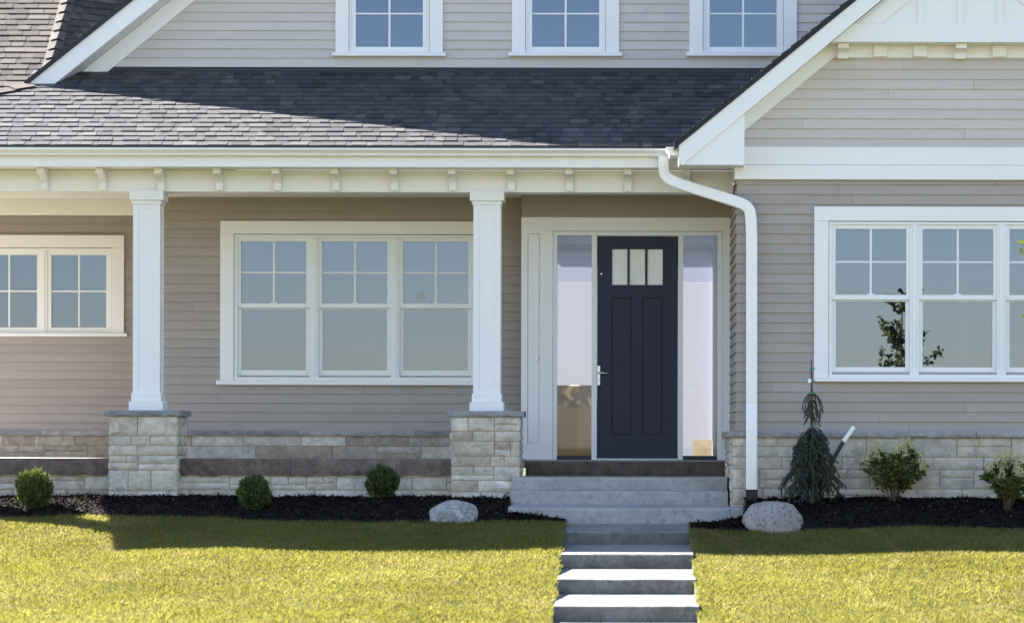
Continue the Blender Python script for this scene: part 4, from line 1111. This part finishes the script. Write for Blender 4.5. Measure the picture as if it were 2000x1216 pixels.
def spruce():
    y = -2.95; rd = random.Random(4); s_ = (CY + y) / F; cx = X(1586, y, 975); zb = Z(976, y, 1586); H_ = Z(698, y, 1586) - zb
    t_ = thing('weeping_spruce', 'weeping blue-green spruce tied to a thin stake left of the hydrangea', 'tree', (cx, y, zb - .02))
    mb = MB(); mb.tube([(0, 0, -.05), (.004, 0, H_ * .5), (0, 0, H_ * .78), (-.012, 0, H_)], [.017, .013, .009, .005], 7)
    mb.build('trunk', M['bark'], t_)
    mb = MB(); mb.tube([(-.014, .012, -.05), (-.012, .012, H_ * .93)], .005, 6); mb.build('stake', M['bark'], t_)
    br = MB(); NP = []; ND = []; NL = []
    def branch(z0, ang, reach, drop, rise=.03, th_=.006):
        a = Vector((math.cos(ang), math.sin(ang) * .8, 0))
        p = [Vector((0, 0, z0)), Vector((0, 0, z0 + rise)) + a * reach * .35, Vector((0, 0, z0 - drop * .35)) + a * reach * .85, Vector((0, 0, max(.012, z0 - drop))) + a * reach]
        pts = smooth_path(p, 2); br.tube(pts, [th_ * (1 - .7 * k_ / (len(pts) - 1)) for k_ in range(len(pts))], 5)
        def needles(pts, step=.0012):
            for q, r_ in zip(pts, pts[1:]):
                L_ = (r_ - q).length; d = (r_ - q).normalized()
                for _ in range(max(1, int(L_ / step))):
                    o = Vector((rd.gauss(0, 1), rd.gauss(0, 1), rd.gauss(0, 1))); o = (o - d * o.dot(d)).normalized()
                    NP.append(q.lerp(r_, rd.random())); ND.append(o * .85 + d * .75); NL.append(rd.uniform(.014, .024))
        needles(pts[2:])
        return pts, needles
    for z_, nb_, re_, dr_ in ((H_ * .745, 6, .115, .20), (H_ * .70, 5, .06, .16), (H_ * .655, 5, .09, .10), (H_ * .615, 4, .075, .07), (H_ * .585, 4, .08, .07)):
        for i in range(nb_): branch(z_ + rd.uniform(-.01, .01), i * 6.283 / nb_ + rd.uniform(-.3, .3) + .3, re_ * rd.uniform(.8, 1.15), dr_ * rd.uniform(.75, 1.15), .025, .004)
    for k_ in range(84):
        f_ = (k_ + .5) / 84; z_ = H_ * (.51 - .40 * f_); re_ = (.12 + .165 * f_) * rd.uniform(.6, 1.4); dr_ = (.17 + .05 * math.sin(k_)) * rd.uniform(.8, 1.2) * (1 if f_ < .6 else .8)
        ang = k_ * 2.399 + rd.uniform(-.3, .3)
        pts, nd = branch(z_, ang, re_, dr_)
        for s2 in range(7):                     # hanging side twigs
            q = pts[rd.randint(3, len(pts) - 2)]; e_ = Vector((rd.uniform(-.09, .09), rd.uniform(-.08, .08), -rd.uniform(.03, .10)))
            tw = [q, q + e_ * .5 + Vector((e_.x * .3, e_.y * .3, 0)), q + e_]
            tw = [Vector((w_.x, w_.y, max(.01, w_.z))) for w_ in tw]; br.tube(tw, [.003, .002, .001], 4); nd(tw)
    br.build('branch', M['bark'], t_)
    NP = np.array([tuple(q) for q in NP]); ND = np.array([tuple(q) for q in ND])
    n_ = len(NP); v_ = leaves(NP, ND, np.array(NL), rng.uniform(.0018, .0032, n_))
    np_mesh('needles', v_, None, M['needle'], t_, colors(n_, [(.036, .06, .046), (.05, .076, .056), (.07, .096, .068), (.028, .048, .037)]))
    for z_ in (.935, .845, .765, .53):
        mb = MB(); mb.tube([(-.006, 0, H_ * z_ - .009), (-.006, 0, H_ * z_ + .009)], .021, 9); mb.tube([(-.006, -.01, H_ * z_), (.032, -.02, H_ * z_ + .006)], .004, 5); mb.build('tie', M['tie'], t_)
    mb = MB(); mb.box(-.045, -.012, -.026, -.022, H_ * .85 - .018, H_ * .85 + .02); mb.build('plant_tag', M['white'], t_)
spruce()

# leaning pole behind the spruce
t_ = thing('leaning_pole', 'leaning dark green pole with a white top against the stone base', 'pole', dp(1585, 975, -2.74))
o = Vector(t_.location); a = Vector(dp(1600, 945, -2.84)) - o; b = Vector(dp(1647, 862, -2.80)) - o; c_ = Vector(dp(1668, 833, -2.79)) - o
mb = MB(); mb.tube([a + (a - b) * .35, b], .0215, 12); mb.build('shaft', M['darkpole'], t_, smooth=False)
mb = MB(); mb.tube([b, b + (c_ - b) * .98, c_], [.0235, .0235, .019], 12); mb.build('tip', M['white_metal'], t_)

# young tree on the lawn at the right, its leaves reaching the frame edge and mirrored in the wing window
def young_tree(x, y, label, rad, ztop):
    rd = random.Random(17); z0 = float(lz(np.array([x]), np.array([y]))[0])
    t_ = thing('young_tree', label, 'tree', (x, y, z0)); H_ = ztop - z0
    mb = MB(); mb.tube([(0, 0, -.1), (.02, .01, H_ * .35), (-.015, 0, H_ * .7), (0, 0, H_)], [.035, .028, .017, .005], 8); mb.build('trunk', M['bark'], t_)
    br = MB(); LP = []; LD = []
    for k_ in range(30):
        f_ = rd.uniform(.42, .97); z_ = H_ * f_; a = k_ * 2.4; re_ = rad * (1.4 - 1.12 * f_) * rd.uniform(.8, 1.4) * min(1, max(.25, (f_ - .42) / .25))
        p0 = Vector((0, 0, z_)); p2 = Vector((math.cos(a) * re_, math.sin(a) * re_, min(H_ + .1, z_ + re_ * .85))); p1 = p0.lerp(p2, .5) + Vector((0, 0, -.03))
        pts = smooth_path([p0, p1, p2], 2); br.tube(pts, [.008 * (1 - .8 * i / (len(pts) - 1)) for i in range(len(pts))], 5)
        for _ in range(60):
            q = pts[rd.randint(2, len(pts) - 1)]; LP.append(tuple(q + Vector((rd.gauss(0, .025), rd.gauss(0, .025), rd.gauss(0, .025))))); LD.append((rd.gauss(0, 1) + math.cos(a) * .5, rd.gauss(0, 1) + math.sin(a) * .5, rd.gauss(-.5, .5)))
    br.build('branch', M['bark'], t_); n_ = len(LP)
    v_ = leaves(np.array(LP), np.array(LD), rng.uniform(.05, .085, n_), rng.uniform(.017, .03, n_), .12)
    np_mesh('foliage', v_, None, M['leaf'], t_, colors(n_, [(.10, .12, .03), (.14, .15, .03), (.07, .09, .02), (.20, .18, .03)]))
young_tree(3.40, -10.3, 'young tree on the lawn, its yellowish leaves entering at the right edge', .58, 2.05)
# small paper sticker left on the third pane of the porch window
mb = MB(); sx_, sz_ = X(822, .01, 578), Z(578, .01, 822)
mb.box(sx_ - .045, sx_ + .045, .0085, .0105, sz_ - .045, sz_ + .045); M['sticker'] = paint('sticker_paper', (.42, .45, .48), .6, .2)
tag(mb.build('window_sticker', M['sticker']), 'small square paper sticker on the upper pane beside the right porch column', 'sticker')
